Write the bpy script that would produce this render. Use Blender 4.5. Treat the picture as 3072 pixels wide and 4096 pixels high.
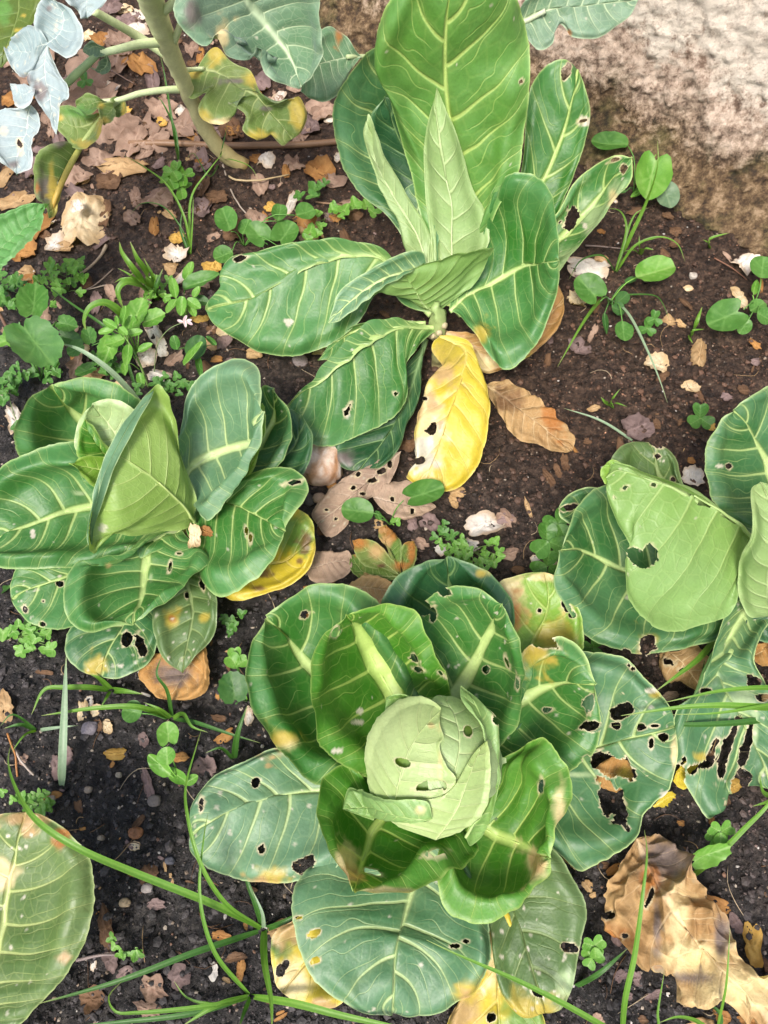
import bpy, math, random
import numpy as np
for o in list(bpy.data.objects): bpy.data.objects.remove(o, do_unlink=True)
SC = bpy.context.scene
COL = SC.collection
# ---------------------------------------------------------------- camera, sky, sun, exposure
CAM_H, TILT, FPX = 0.85, math.radians(28), 2950.0          # metres, angle away from straight down, focal length in photo pixels
cam_d = bpy.data.cameras.new('camera'); cam = bpy.data.objects.new('camera', cam_d); COL.objects.link(cam)
cam.location = (0, 0, CAM_H); cam.rotation_euler = (TILT, 0, 0)
cam_d.sensor_fit = 'VERTICAL'; cam_d.sensor_height = 36; cam_d.sensor_width = 27
cam_d.lens = 36 * FPX / 4096; cam_d.clip_start = 0.02; cam_d.clip_end = 200
SC.camera = cam
SUN_EL, SUN_AZ = math.radians(56), math.radians(203)        # azimuth clockwise from +Y: behind the camera, to its left
W = bpy.data.worlds.new('World'); SC.world = W; W.use_nodes = True
nt = W.node_tree; nt.nodes.clear()
sky = nt.nodes.new('ShaderNodeTexSky'); sky.sky_type = 'NISHITA'; sky.sun_disc = False
sky.sun_elevation = SUN_EL; sky.sun_rotation = SUN_AZ; sky.air_density = 1.0; sky.dust_density = 3.5; sky.ozone_density = 0.8
bg = nt.nodes.new('ShaderNodeBackground'); bg.inputs['Strength'].default_value = 0.075
wo = nt.nodes.new('ShaderNodeOutputWorld')
nt.links.new(sky.outputs[0], bg.inputs[0]); nt.links.new(bg.outputs[0], wo.inputs[0])
sd = bpy.data.lights.new('sun', 'SUN'); sun = bpy.data.objects.new('sun', sd); COL.objects.link(sun)
sd.energy = 1.5; sd.angle = math.radians(16); sd.color = (1.0, 0.95, 0.87)
sun.rotation_euler = (math.pi/2 - SUN_EL, 0, math.pi - SUN_AZ)
sun.location = (-0.5, -1.2, 3)
SC.view_settings.view_transform = 'Standard'; SC.view_settings.look = 'None'
SC.view_settings.gamma = 1.0; SC.view_settings.exposure = 1.75; SC.view_settings.use_curve_mapping = False
SC.render.engine = 'CYCLES'
SC.cycles.max_bounces = 8; SC.cycles.transparent_max_bounces = 4
# ---------------------------------------------------------------- pixels of the photograph to points
FWD = np.array([0, math.sin(TILT), -math.cos(TILT)]); UP = np.array([0, math.cos(TILT), math.sin(TILT)]); RIGHT = np.array([1.0, 0, 0])
EYE = np.array([0, 0, CAM_H])
FR = {'O': (0, 0, 1.8517), 'A': (900, 2100, 1.1453), 'B': (0, 1400, .8439), 'C': (1200, 0, 1.1284), 'C2': (800, 900, .9042),
      'D': (2000, 1400, .6462), 'E': (0, 0, .9259), 'F': (0, 2600, .7836), 'G': (900, 3300, .9042), 'H': (2100, 3000, .5859),
      'I': (2100, 500, .6328), 'J': (0, 800, .9259), 'K': (1100, 1700, .7836), '1': (2200, 2400, .5256), '2': (1200, 2600, .6028),
      '3': (0, 0, .4822), '4': (0, 1000, .5425), '5': (1900, 0, .7064)}
def full(fr, x, y):
    ox, oy, k = FR[fr]; return ox + np.asarray(x, float)*k, oy + np.asarray(y, float)*k
def rays(px, py):
    dx = (np.asarray(px, float) - 1536)/FPX; dy = (2048 - np.asarray(py, float))/FPX
    return FWD + dx[..., None]*RIGHT + dy[..., None]*UP
def un(fr, pts):                                            # [(x, y, z_cm)] in a reading frame -> points at those heights
    a = np.array([(p[0], p[1], p[2]) for p in pts], float)
    px, py = full(fr, a[:, 0], a[:, 1]); d = rays(px, py)
    s = (a[:, 2]/100 - CAM_H)/d[:, 2]
    return EYE + d*s[:, None]
def proj(P):
    q = P - EYE; dep = q @ FWD
    return 1536 + FPX*(q @ RIGHT)/dep, 2048 - FPX*(q @ UP)/dep, dep
# ---------------------------------------------------------------- noise
def _h(ix, iy, iz, s):
    n = (ix*374761393 + iy*668265263 + iz*2147483647 + s*974634777) & 0xffffffff
    n = ((n ^ (n >> 13))*1274126177) & 0xffffffff
    n = ((n ^ (n >> 16))*2246822519) & 0xffffffff
    return ((n ^ (n >> 15)) & 0xffff)/32767.5 - 1
def vnoise(P, s=0):
    P = np.asarray(P, float); i = np.floor(P).astype(np.int64); f = P - i; f = f*f*(3 - 2*f)
    x, y, z = i[..., 0], i[..., 1], i[..., 2]; fx, fy, fz = f[..., 0], f[..., 1], f[..., 2]
    def l(a, b, t): return a + (b - a)*t
    return l(l(l(_h(x, y, z, s), _h(x+1, y, z, s), fx), l(_h(x, y+1, z, s), _h(x+1, y+1, z, s), fx), fy),
             l(l(_h(x, y, z+1, s), _h(x+1, y, z+1, s), fx), l(_h(x, y+1, z+1, s), _h(x+1, y+1, z+1, s), fx), fy), fz)
def fbm(P, oct=3, s=0):
    r = 0; a = 1; t = 0; P = np.asarray(P, float)
    for k in range(oct): r = r + a*vnoise(P*(2.03**k), s + k*17); t += a; a *= .5
    return r/t
def n1(x, s=0):
    x = np.asarray(x, float); return vnoise(np.stack([x, x*0 + s*.37 + .5, x*0 + .5], -1), s)
def sstep(a, b, x):
    t = np.clip((x - a)/(b - a), 0, 1); return t*t*(3 - 2*t)
def lerp(a, b, t): return a + (b - a)*t
# ---------------------------------------------------------------- materials
def new_mat(name):
    m = bpy.data.materials.new(name); m.use_nodes = True; t = m.node_tree; t.nodes.clear()
    return m, t, t.nodes, t.links
def leaf_material(name, rough, spec, trans, backmix, back, bump, nscale, sheen=0.0):
    m, t, N, K = new_mat(name)
    at = N.new('ShaderNodeAttribute'); at.attribute_name = 'Col'
    no = N.new('ShaderNodeTexNoise'); no.inputs['Scale'].default_value = nscale; no.inputs['Detail'].default_value = 5
    tc = N.new('ShaderNodeTexCoord'); K.new(tc.outputs['Object'], no.inputs['Vector'])
    mr = N.new('ShaderNodeMapRange'); mr.inputs['To Min'].default_value = .82; mr.inputs['To Max'].default_value = 1.18
    K.new(no.outputs['Fac'], mr.inputs['Value'])
    def atv(nm):
        q = N.new('ShaderNodeAttribute'); q.attribute_name = nm; sp = N.new('ShaderNodeSeparateXYZ'); K.new(q.outputs['Vector'], sp.inputs[0]); return q, sp
    def mth(op, a, b=None):
        q = N.new('ShaderNodeMath'); q.operation = op
        for i, v in enumerate((a, b)):
            if v is None: continue
            if isinstance(v, (int, float)): q.inputs[i].default_value = v
            else: K.new(v, q.inputs[i])
        return q.outputs[0]
    def smooth(v, a, b, lo=0., hi=1.):
        q = N.new('ShaderNodeMapRange'); q.interpolation_type = 'SMOOTHSTEP'; K.new(v, q.inputs['Value']); q.inputs['From Min'].default_value = a; q.inputs['From Max'].default_value = b
        q.inputs['To Min'].default_value = lo; q.inputs['To Max'].default_value = hi; return q.outputs[0]
    _, va = atv('va'); _, vb = atv('vb'); vcq, vc = atv('vc')
    def line(ph, w): return smooth(mth('DIVIDE', mth('ABSOLUTE', mth('SUBTRACT', mth('FRACT', ph), .5)), mth('MAXIMUM', w, .0005)), .35, 1.15, 1., 0.)
    lat = mth('MULTIPLY', line(va.outputs[0], va.outputs[1]), .85); lat2 = mth('MULTIPLY', mth('MULTIPLY', line(vb.outputs[0], vb.outputs[1]), .42), smooth(vb.outputs[1], .0, .012))
    midv = smooth(mth('ABSOLUTE', va.outputs[2]), .15, 1.25, 1., 0.)
    vo = N.new('ShaderNodeTexVoronoi'); vo.feature = 'DISTANCE_TO_EDGE'; vo.voronoi_dimensions = '2D'; vo.inputs['Scale'].default_value = 80; K.new(vcq.outputs['Vector'], vo.inputs['Vector'])
    netl = mth('MULTIPLY', smooth(vo.outputs['Distance'], .0, .11, 1., 0.), vc.outputs[2])
    vein = mth('MULTIPLY', mth('MAXIMUM', mth('MAXIMUM', lat, lat2), mth('MAXIMUM', midv, netl)), vb.outputs[2])
    ve = N.new('ShaderNodeAttribute'); ve.attribute_name = 'Vein'
    vmix = N.new('ShaderNodeMix'); vmix.data_type = 'RGBA'; K.new(vein, vmix.inputs['Factor']); K.new(at.outputs['Color'], vmix.inputs['A']); K.new(ve.outputs['Color'], vmix.inputs['B'])
    mul = N.new('ShaderNodeVectorMath'); mul.operation = 'SCALE'; K.new(vmix.outputs['Result'], mul.inputs[0]); K.new(mr.outputs[0], mul.inputs['Scale'])
    geo = N.new('ShaderNodeNewGeometry')
    bm_ = N.new('ShaderNodeMix'); bm_.data_type = 'RGBA'; bm_.inputs['B'].default_value = (*back, 1)
    sc = N.new('ShaderNodeMath'); sc.operation = 'MULTIPLY'; sc.inputs[1].default_value = backmix
    K.new(geo.outputs['Backfacing'], sc.inputs[0]); K.new(sc.outputs[0], bm_.inputs['Factor']); K.new(mul.outputs[0], bm_.inputs['A'])
    bs = N.new('ShaderNodeBsdfPrincipled'); bs.inputs['Roughness'].default_value = rough; bs.inputs['Specular IOR Level'].default_value = spec
    K.new(bm_.outputs['Result'], bs.inputs['Base Color'])
    rr = N.new('ShaderNodeMapRange'); rr.inputs['To Min'].default_value = rough - .10; rr.inputs['To Max'].default_value = rough + .14
    n2 = N.new('ShaderNodeTexNoise'); n2.inputs['Scale'].default_value = nscale*.25; K.new(tc.outputs['Object'], n2.inputs['Vector'])
    K.new(n2.outputs['Fac'], rr.inputs['Value']); K.new(rr.outputs[0], bs.inputs['Roughness'])
    if sheen: bs.inputs['Sheen Weight'].default_value = sheen; bs.inputs['Sheen Tint'].default_value = (.75, .9, 1, 1); bs.inputs['Sheen Roughness'].default_value = .5
    bp = N.new('ShaderNodeBump'); bp.inputs['Strength'].default_value = bump; bp.inputs['Distance'].default_value = .002
    K.new(no.outputs['Fac'], bp.inputs['Height']); 
    bp2 = N.new('ShaderNodeBump'); bp2.inputs['Strength'].default_value = .5; bp2.inputs['Distance'].default_value = .0016; bp2.invert = True
    K.new(vein, bp2.inputs['Height']); K.new(bp.outputs[0], bp2.inputs['Normal']); K.new(bp2.outputs[0], bs.inputs['Normal'])
    tr = N.new('ShaderNodeBsdfTranslucent')
    tcol = N.new('ShaderNodeMix'); tcol.data_type = 'RGBA'; tcol.blend_type = 'MULTIPLY'; tcol.inputs['Factor'].default_value = 1
    tcol.inputs['B'].default_value = (1.5, 1.5, .6, 1); K.new(bm_.outputs['Result'], tcol.inputs['A']); K.new(tcol.outputs['Result'], tr.inputs['Color'])
    mx = N.new('ShaderNodeMixShader'); mx.inputs[0].default_value = trans
    K.new(bs.outputs[0], mx.inputs[1]); K.new(tr.outputs[0], mx.inputs[2])
    out = N.new('ShaderNodeOutputMaterial'); K.new(mx.outputs[0], out.inputs[0])
    return m
MAT = {
 'leaf': leaf_material('cabbage_leaf', .46, .52, .2, .3, (.20, .32, .08), .22, 300, .0),
 'kale': leaf_material('kale_leaf', .5, .4, .15, .3, (.25, .34, .24), .12, 240, .15),
 'weed': leaf_material('weed_leaf', .45, .4, .3, .3, (.16, .27, .09), .15, 400),
 'dry':  leaf_material('dry_leaf', .72, .25, .18, .1, (.4, .28, .16), .5, 330),
 'stem': leaf_material('stem', .5, .4, .05, 0, (.3, .3, .2), .25, 300),
 'stone': leaf_material('stone', .6, .4, .0, 0, (.3, .3, .3), .6, 350),
}
# ---------------------------------------------------------------- objects
def thing(name, label, cat, loc=(0, 0, 0), group=None):
    o = bpy.data.objects.new(name, None); COL.objects.link(o); o.location = tuple(loc); o.empty_display_size = .02
    o['label'] = label; o['category'] = cat
    if group: o['group'] = group
    return o
def tag(o, label, cat, group=None):
    o['label'] = label; o['category'] = cat
    if group: o['group'] = group
    return o
def mesh_obj(name, V, Q, C, mat, parent=None, smooth=True, loc=None, extra=None):
    """V (n,3) world points, Q (m,4) or (m,3) faces, C (n,3) colours"""
    V = np.asarray(V, float); Q = np.asarray(Q, np.int32)
    off = np.array(parent.location) if parent is not None else (np.array(loc) if loc is not None else np.zeros(3))
    if parent is not None and parent.parent is not None: off = off + np.array(parent.parent.location)
    me = bpy.data.meshes.new(name); k = Q.shape[1]
    me.vertices.add(len(V)); me.vertices.foreach_set('co', (V - off).ravel())
    me.loops.add(Q.size); me.loops.foreach_set('vertex_index', Q.ravel())
    me.polygons.add(len(Q)); me.polygons.foreach_set('loop_start', np.arange(0, Q.size, k, dtype=np.int32))
    me.polygons.foreach_set('use_smooth', np.full(len(Q), smooth))
    me.update(calc_edges=True)
    if C is not None:
        a = me.attributes.new('Col', 'FLOAT_COLOR', 'POINT')
        C = np.broadcast_to(np.asarray(C, float), (len(V), 3))
        a.data.foreach_set('color', np.concatenate([np.clip(C, 0, 1), np.ones((len(V), 1))], 1).astype(np.float32).ravel())
    for k_, v_ in (extra or {}).items():
        if k_ == 'Vein':
            a = me.attributes.new(k_, 'FLOAT_COLOR', 'POINT'); a.data.foreach_set('color', np.concatenate([np.clip(v_, 0, 1), np.ones((len(V), 1))], 1).astype(np.float32).ravel())
        else:
            a = me.attributes.new(k_, 'FLOAT_VECTOR', 'POINT'); a.data.foreach_set('vector', v_.astype(np.float32).ravel())
    me.validate()
    me.materials.append(MAT[mat] if isinstance(mat, str) else mat)
    o = bpy.data.objects.new(name, me); COL.objects.link(o)
    if parent is not None: o.parent = parent
    elif loc is not None: o.location = tuple(loc)
    return o
def crom(P, t):                                             # smooth curve through P sampled at arc-length fractions t
    P = np.asarray(P, float)
    if len(P) == 2: return lerp(P[0], P[1], t[:, None])
    E = np.vstack([2*P[0] - P[1], P, 2*P[-1] - P[-2]])
    d = np.maximum(np.linalg.norm(np.diff(E, axis=0), axis=1), 1e-6)**.5
    k = np.concatenate([[0], np.cumsum(d)]); out = []
    for i in range(1, len(E) - 2):
        s = np.linspace(k[i], k[i+1], 16, endpoint=(i == len(E) - 3))[:, None]
        a1 = (k[i]-s)/(k[i]-k[i-1])*E[i-1] + (s-k[i-1])/(k[i]-k[i-1])*E[i]
        a2 = (k[i+1]-s)/(k[i+1]-k[i])*E[i] + (s-k[i])/(k[i+1]-k[i])*E[i+1]
        a3 = (k[i+2]-s)/(k[i+2]-k[i+1])*E[i+1] + (s-k[i+1])/(k[i+2]-k[i+1])*E[i+2]
        b1 = (k[i+1]-s)/(k[i+1]-k[i-1])*a1 + (s-k[i-1])/(k[i+1]-k[i-1])*a2
        b2 = (k[i+2]-s)/(k[i+2]-k[i])*a2 + (s-k[i])/(k[i+2]-k[i])*a3
        out.append((k[i+1]-s)/(k[i+1]-k[i])*b1 + (s-k[i])/(k[i+1]-k[i])*b2)
    D = np.vstack(out); L = np.concatenate([[0], np.cumsum(np.linalg.norm(np.diff(D, axis=0), axis=1))]); L /= max(L[-1], 1e-9)
    return np.stack([np.interp(t, L, D[:, j]) for j in range(3)], 1)
def grid_normals(P):
    du = np.gradient(P, axis=1); dt = np.gradient(P, axis=0)
    n = np.cross(du, dt); l = np.linalg.norm(n, axis=2, keepdims=True)
    n = n/np.maximum(l, 1e-12)
    for k in range(2):                                      # patch the pinched ends
        n[0] = n[1]; n[-1] = n[-2]
    return n
def grid_faces(nt_, nu_):
    i = np.arange(nt_)[:, None]*(nu_+1) + np.arange(nu_)[None]
    return np.stack([i, i+1, i+nu_+2, i+nu_+1], -1).reshape(-1, 4)
def tube(pts, rad, n=8, m=None):
    pts = np.asarray(pts, float); m = m or max(6, 5*len(pts)); t = np.linspace(0, 1, m)
    C = crom(pts, t); r = np.interp(t, np.linspace(0, 1, len(rad)), rad)
    T = np.gradient(C, axis=0); T /= np.linalg.norm(T, axis=1, keepdims=True)
    a = np.cross(T, [0.31, 0.17, 0.93]); a /= np.linalg.norm(a, axis=1, keepdims=True); b = np.cross(T, a)
    th = np.linspace(0, 2*np.pi, n, endpoint=False)
    V = (C[:, None] + r[:, None, None]*(np.cos(th)[None, :, None]*a[:, None] + np.sin(th)[None, :, None]*b[:, None])).reshape(-1, 3)
    Q = [[i*n+j, i*n+(j+1) % n, (i+1)*n+(j+1) % n, (i+1)*n+j] for i in range(m-1) for j in range(n)]
    k = len(V); V = np.vstack([V, C[0], C[-1]])
    for j in range(n):
        Q.append([k, (j+1) % n, j, j]); e = (m-1)*n; Q.append([k+1, e+j, e+(j+1) % n, e+(j+1) % n])
    return V, np.array(Q), np.repeat(t, n).tolist() + [0, 1]
def tube_obj(name, pts, rad, col, parent, mat='stem', n=8, col2=None, knob=0, seed=0, m=None, cp=1.):
    V, Q, t = tube(pts, rad, n, m); t = np.array(t)[:, None]**cp
    c = lerp(np.array(col), np.array(col2 if col2 is not None else col), t)
    if knob: V = V + vnoise(V*90, seed)[:, None]*knob*np.array([1, 1, .4])
    c = c*(1 + .18*fbm(V*160, 2, seed)[:, None])
    Q3 = np.array([q for q in Q if q[2] != q[3]]); tri = np.array([q[:3] for q in Q if q[2] == q[3]])
    Qa = np.vstack([np.array([[q[0], q[1], q[2]] for q in Q3]), np.array([[q[0], q[2], q[3]] for q in Q3]), tri])
    return mesh_obj(name, V, Qa, c, mat, parent)
# ---------------------------------------------------------------- large leaves: a blade between two traced edges and a midrib
TAN, YEL, CREAM, BROWN, RUST = (.42, .27, .12), (.55, .40, .035), (.62, .50, .26), (.13, .065, .03), (.34, .13, .03)
PATCH = {'y': (.42, .32, .05), 't': TAN, 'c': CREAM, 'b': BROWN, 'r': RUST, 'w': (.50, .47, .37), 'v': (.15, .12, .115), 'g': (.10, .24, .05), 'p': (.30, .40, .20)}
KIND = {  # blade colour, second blade colour, vein colour
 'in': ((.034, .155, .007), (.070, .205, .022), (.37, .50, .12)),
 'tall': ((.058, .180, .014), (.095, .230, .046), (.40, .53, .15)),
 'mid': ((.026, .128, .013), (.062, .188, .050), (.38, .50, .17)),
 'out': ((.021, .102, .020), (.068, .172, .072), (.37, .48, .18)),
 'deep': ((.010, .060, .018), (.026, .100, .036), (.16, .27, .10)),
 'blue': ((.054, .152, .058), (.118, .226, .122), (.42, .53, .23)),
 'lime': ((.140, .280, .025), (.200, .340, .050), (.34, .45, .12)),
 'under': ((0.122, 0.244, 0.044), (0.183, 0.311, 0.098), (0.3, 0.42, 0.14)),
 'lime2': ((.180, .290, .050), (.240, .345, .090), (.38, .47, .15)),
 'pale': ((.250, .370, .140), (.340, .440, .220), (.43, .52, .25)),
 'head': ((.330, .430, .165), (.450, .520, .250), (.52, .58, .28)),
 'aged': ((.062, .120, .022), (.105, .170, .048), (.36, .42, .15)),
 'dull': ((0.055, 0.116, 0.024), (0.095, 0.159, 0.055), (0.19, 0.26, 0.09)),
 'yel':  ((.480, .370, .022), (.550, .430, .040), (.62, .50, .12)),
 'kale': ((.200, .280, .280), (.330, .390, .410), (.52, .58, .54)),
 'kgrn': ((.085, .175, .085), (.150, .235, .160), (.36, .45, .28)),
 'kyel': ((.075, .150, .022), (.150, .205, .050), (.30, .36, .13)),
 'olive': ((.050, .100, .010), (.110, .150, .018), (.14, .2, .04)),
 'mint': ((.085, .250, .060), (.130, .310, .100), (.19, .37, .13)),
 'tan':  ((.300, .175, .070), (.440, .290, .135), (.52, .38, .21)),
 'brown': ((.150, .080, .035), (.240, .140, .068), (.30, .19, .10)),
 'pink': ((.280, .190, .140), (.380, .270, .195), (.42, .32, .24)),
 'cream': ((.540, .420, .250), (.640, .530, .350), (.62, .52, .36)),
 'rust': ((.310, .140, .035), (.420, .235, .080), (.48, .33, .15)),
}
def patch(M, Lp, Rp, seed, kind, under=False, bulge=0., rnd=.7, ruffle=.006, crumple=.006, puck=.0008, rib=1.0, nlat=7, net=.085,
          pleat=0., fold=0., serr=.02, yel=(), holes=(), specks=0, rim=.55, fr='O', res=1.7, onto=None, wax=0.5, vw=1.0, fine=0., sag=None, roll=None, zk=None):
    if zk and onto is None:                                 # deepen the cup: midrib lower, margins higher
        z0 = M[0][2]; M = [(p[0], p[1], z0 + (p[2] - z0)*(zk[0] + (zk[1] - zk[0])*(i/(len(M) - 1))**3)) for i, p in enumerate(M)]
        Lp, Rp = ([(p[0], p[1], z0 + (p[2] - z0)*zk[1]) for p in q] for q in (Lp, Rp))
    rg = np.random.RandomState(seed)
    if onto is None:
        Mw = un(fr, M); Lw = np.vstack([Mw[:1], un(fr, Lp), Mw[-1:]]); Rw = np.vstack([Mw[:1], un(fr, Rp), Mw[-1:]])
    else:
        Mw = onto(fr, M); Lw = np.vstack([Mw[:1], onto(fr, Lp), Mw[-1:]]); Rw = np.vstack([Mw[:1], onto(fr, Rp), Mw[-1:]])
    ax, ay, _ = proj(Mw); ml = np.hypot(np.diff(ax), np.diff(ay)).sum()
    bx, by, _ = proj(np.vstack([Lw, Rw])); ext = max(np.ptp(bx), np.ptp(by))
    Nt = int(np.clip(max(ml, ext*.85)/4/res, 14, 165)); Nu = int(np.clip(ext/4/res, 12, 130)); Nu += Nu % 2
    t = np.linspace(0, 1, Nt+1); u = np.linspace(-1, 1, Nu+1)
    m, l, r = crom(Mw, t), crom(Lw, t), crom(Rw, t)
    if under: l, r = r, l
    lv, rv = l - m, r - m
    e = rv - lv; hw = np.linalg.norm(e, axis=1)/2; eh = e/np.maximum(hw*2, 1e-9)[:, None]
    mid = (lv + rv)/2; ratio = np.abs((mid*eh).sum(1))/np.maximum(hw, 1e-6)
    bl = rnd*np.clip(1.0 - ratio*1.6, 0, 1); k = np.ones(9)/9; bl = np.convolve(np.pad(bl, 4, mode='edge'), k, 'valid')
    U = u[None, :, None]
    par = m[:, None] + e[:, None]/2*U + mid[:, None]*U*U
    lin = m[:, None] + np.where(U < 0, lv[:, None]*-U, rv[:, None]*U)
    P = lin + (par - lin)*bl[:, None, None]
    if onto is not None:                                    # press the blade onto the head
        qx, qy, _ = proj(P.reshape(-1, 3)); ff = (FR[fr][0], FR[fr][1], FR[fr][2])
        S = onto(fr, np.stack([(qx - ff[0])/ff[2], (qy - ff[1])/ff[2], np.zeros(len(qx))], 1)).reshape(P.shape); P = S
    Uu, Tt = np.meshgrid(u, t); A = np.abs(Uu)
    N = grid_normals(P)
    Lm = np.linalg.norm(np.diff(m, axis=0), axis=1).sum()
    Wd = np.where(Uu < 0, np.linalg.norm(lv, axis=1)[:, None], np.linalg.norm(rv, axis=1)[:, None]) + 1e-4
    size = max(Lm, hw.max()*1.6)
    side = np.where(Uu < 0, 0, 1)
    if sag is None: sag = .0 if (under or onto is not None or bulge) else .12
    if roll is None: roll = 0. if onto is not None else (.20 if zk else .12)
    hwm = np.maximum(hw, .25*hw.max())[:, None]
    P = P - N*(sag*hwm*(1 - A**2)*np.sin(np.pi*np.clip(Tt, 0, 1))**.6)[..., None]*2.2
    Ae = np.maximum(A, np.clip((Tt - .55)/.45, 0, 1)); rn = np.clip(.9 + 1.0*n1(Tt*3.3 + 17*side, seed+61) + .5*n1(Tt*8.1 + 7*side, seed+62), .05, 2.4); Ae = np.clip(Ae + .07*n1(Tt*4.7 + 29*side, seed+63)*sstep(.3, .6, Ae)*sstep(1, .93, Ae), 0, 1)
    rl = roll*hwm*rn*(np.exp(-((Ae - .80)/.15)**2) - .55*sstep(.86, 1, Ae))
    P = P + N*(rl*sstep(.05, .3, Tt))[..., None]
    if onto is not None: P = P - N*(.0035*sstep(.80, 1, A)*sstep(.2, .5, Tt))[..., None]
    P = P + N*(bulge/100*(1 - Uu**2)*np.sin(np.pi*np.clip(Tt, 0, 1))**.7)[..., None]
    # veins: phase fields that the material turns into fine lines (laterals, finer veins between them, midrib)
    X = Uu*Wd; Y = Tt*Lm; sc = size/.2*vw
    a0 = .17; Tw = Tt + .012*fbm(np.stack([X*28, Y*28, X*0 + seed], -1), 2, seed+1) ; Ap = A**1.2
    tk = np.clip((Tw - a0*Ap)/(1 - .6*a0*Ap) - .03, 1e-4, 1)/.90
    ph_ = nlat*tk**(1/1.15) - np.where(side == 0, .35, .80); ph_ = ph_ + .22*n1(ph_*1.7 + 40*side, seed+2)
    def gmag(f):
        pu = np.linalg.norm(np.gradient(P, axis=1), axis=2) + 1e-6; pt = np.linalg.norm(np.gradient(P, axis=0), axis=2) + 1e-6
        return np.hypot(np.gradient(f, axis=1)/pu, np.gradient(f, axis=0)/pt)
    wp = np.clip(.00135*sc*(1.35 - 1.12*A)*gmag(ph_), .004, .30)
    ph2 = ph_*2 + .5 + .55*fbm(np.stack([X*38, Y*38, X*0 + 3], -1), 2, seed+4)
    wq = np.clip(.00085*sc*(1 - .65*A)*gmag(ph2), .004, .25)*sstep(.12, .45, A)
    mw = (.0031*(1 - Tt)**1.15 + .0010)*sc*rib
    mxv = X/mw; midr = np.exp(-mxv**2)
    fr_ = np.abs((ph_ + .5) % 1 - .5); lat = sstep(1.6, .4, fr_/wp)*(ph_ > -.45); dv = fr_/np.maximum(gmag(ph_), 1e-3); f21 = dv
    wp = np.where(ph_ > -.45, wp, .001)
    # relief
    h = puck*(sstep(0, .010*sc, dv)*2.0)*sstep(.02, .2, Tt)
    h = h - .0016*sc*rib*midr*(1 - .6*Tt) - .0004*lat*sc
    h = h + ruffle*n1(Tt*5.5 + 31*side, seed)*sstep(.55, 1, A) + ruffle*.35*n1(Tt*17 + 57*side, seed+3)*sstep(.8, 1, A)
    h = h + crumple*fbm(P*16, 3, seed+5)
    if pleat: h = h + pleat*np.sin((Tt - .16*A**1.2)*2*np.pi*nlat + side*1.3 + 2.2*fbm(P*22, 2, seed+8))*sstep(.02, .35, A)
    if fold: h = h + fold*sum(a_*((1 - np.abs(vnoise(P*f_ + 7*fbm(P*9, 2, seed+14)[..., None]*np.array([.12, .1, .05]), seed+9+int(f_))))**2 - .4) for a_, f_ in ((.9, 17), (.55, 38), (.28, 80)))
    if fine: h = h + fine*fbm(P*70, 3, seed+12)
    P = P + N*h[..., None]*(sstep(0, .06, Tt)*.85 + .15)[..., None]
    P = P + (m[:, None] - P)*(serr*(n1(Tt*(50 + 160*size) + 91*side, seed+7)*.55 + .7*n1(Tt*11 + 9*side, seed+2))*sstep(.75, 1, A))[..., None]
    # colour
    c1, c2, c3 = (np.array(c) for c in KIND[kind])
    w = np.clip(fbm(P*13, 3, seed+21)*.9 + wax + .35*(A - .5), 0, 1)[..., None]
    C = lerp(c1, c2, w)*(1 + .14*fbm(P*45, 3, seed+22))[..., None]
    C = lerp(C, c3*.75, (.16*np.exp(-(dv/(.004*sc))**2))[..., None])
    C = lerp(C, c3*.9, (.35*np.exp(-(mxv/2.2)**2)*(1 - Tt))[..., None])
    if rim: C = lerp(C, np.minimum(c3*1.1 + .04, .75), (rim*sstep(1 - .0022/np.maximum(Wd, .012), 1, A))[..., None])
    VC = lerp(c3, np.minimum(c3*1.15 + .04, .8), (np.clip(midr*1.3, 0, 1)*(1 - .5*Tt))[..., None])*np.ones_like(C)
    VC = lerp(VC, C, (.45*A**1.5)[..., None])
    px, py, dep = proj(P); jit = np.clip(1 + .85*fbm(P*42, 3, seed+31) + .45*fbm(P*150, 2, seed+33), .3, 3)
    for sp in yel:
        x, y, rr, kd = sp[:4]; fx, fy = full(fr, x, y); k = FR[fr][2]; ry = (sp[4] if len(sp) > 4 else rr)*k
        q = np.sqrt(((px - fx)/(rr*k))**2 + ((py - fy)/ry)**2)*jit
        wgt = (sstep(1.05, .75, q) if kd == 'w' else sstep(1.35, .35, q)*.9)[..., None]; pc = np.array(PATCH[kd])*(1 + .2*fbm(P*120, 2, seed+40))[..., None]
        C = lerp(C, pc, wgt); VC = lerp(VC, pc*1.1 + .02, wgt*.8)
    for j in range(specks):
        tu, tt_ = rg.uniform(-.95, .95), rg.uniform(.12, .97); i0 = int(tt_*Nt); j0 = int((tu+1)/2*Nu)
        d = np.linalg.norm(P - P[i0, j0], axis=2)*(1 + .8*fbm(P*300, 2, seed+j))
        C = lerp(C, np.array(PATCH['w']), (sstep(1.5, .6, d/(rg.uniform(.0007, .0019)))*rg.uniform(.5, 1))[..., None])
    keep = np.ones(A.shape, bool); inside = np.zeros(A.shape, bool)
    Q = grid_faces(Nt, Nu); Pf = P.reshape(-1, 3).copy(); Cf = C.reshape(-1, 3)
    fk = np.ones(len(Q), bool)
    fcx, fcy, _ = proj(Pf[Q].mean(1)); fj = np.clip(1 + .75*fbm(Pf[Q].mean(1)*110, 3, seed+51), .45, 2.2)
    vj = np.clip(1 + .75*fbm(Pf*110, 3, seed+51), .45, 2.2)
    vx, vy, vd = proj(Pf)
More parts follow.
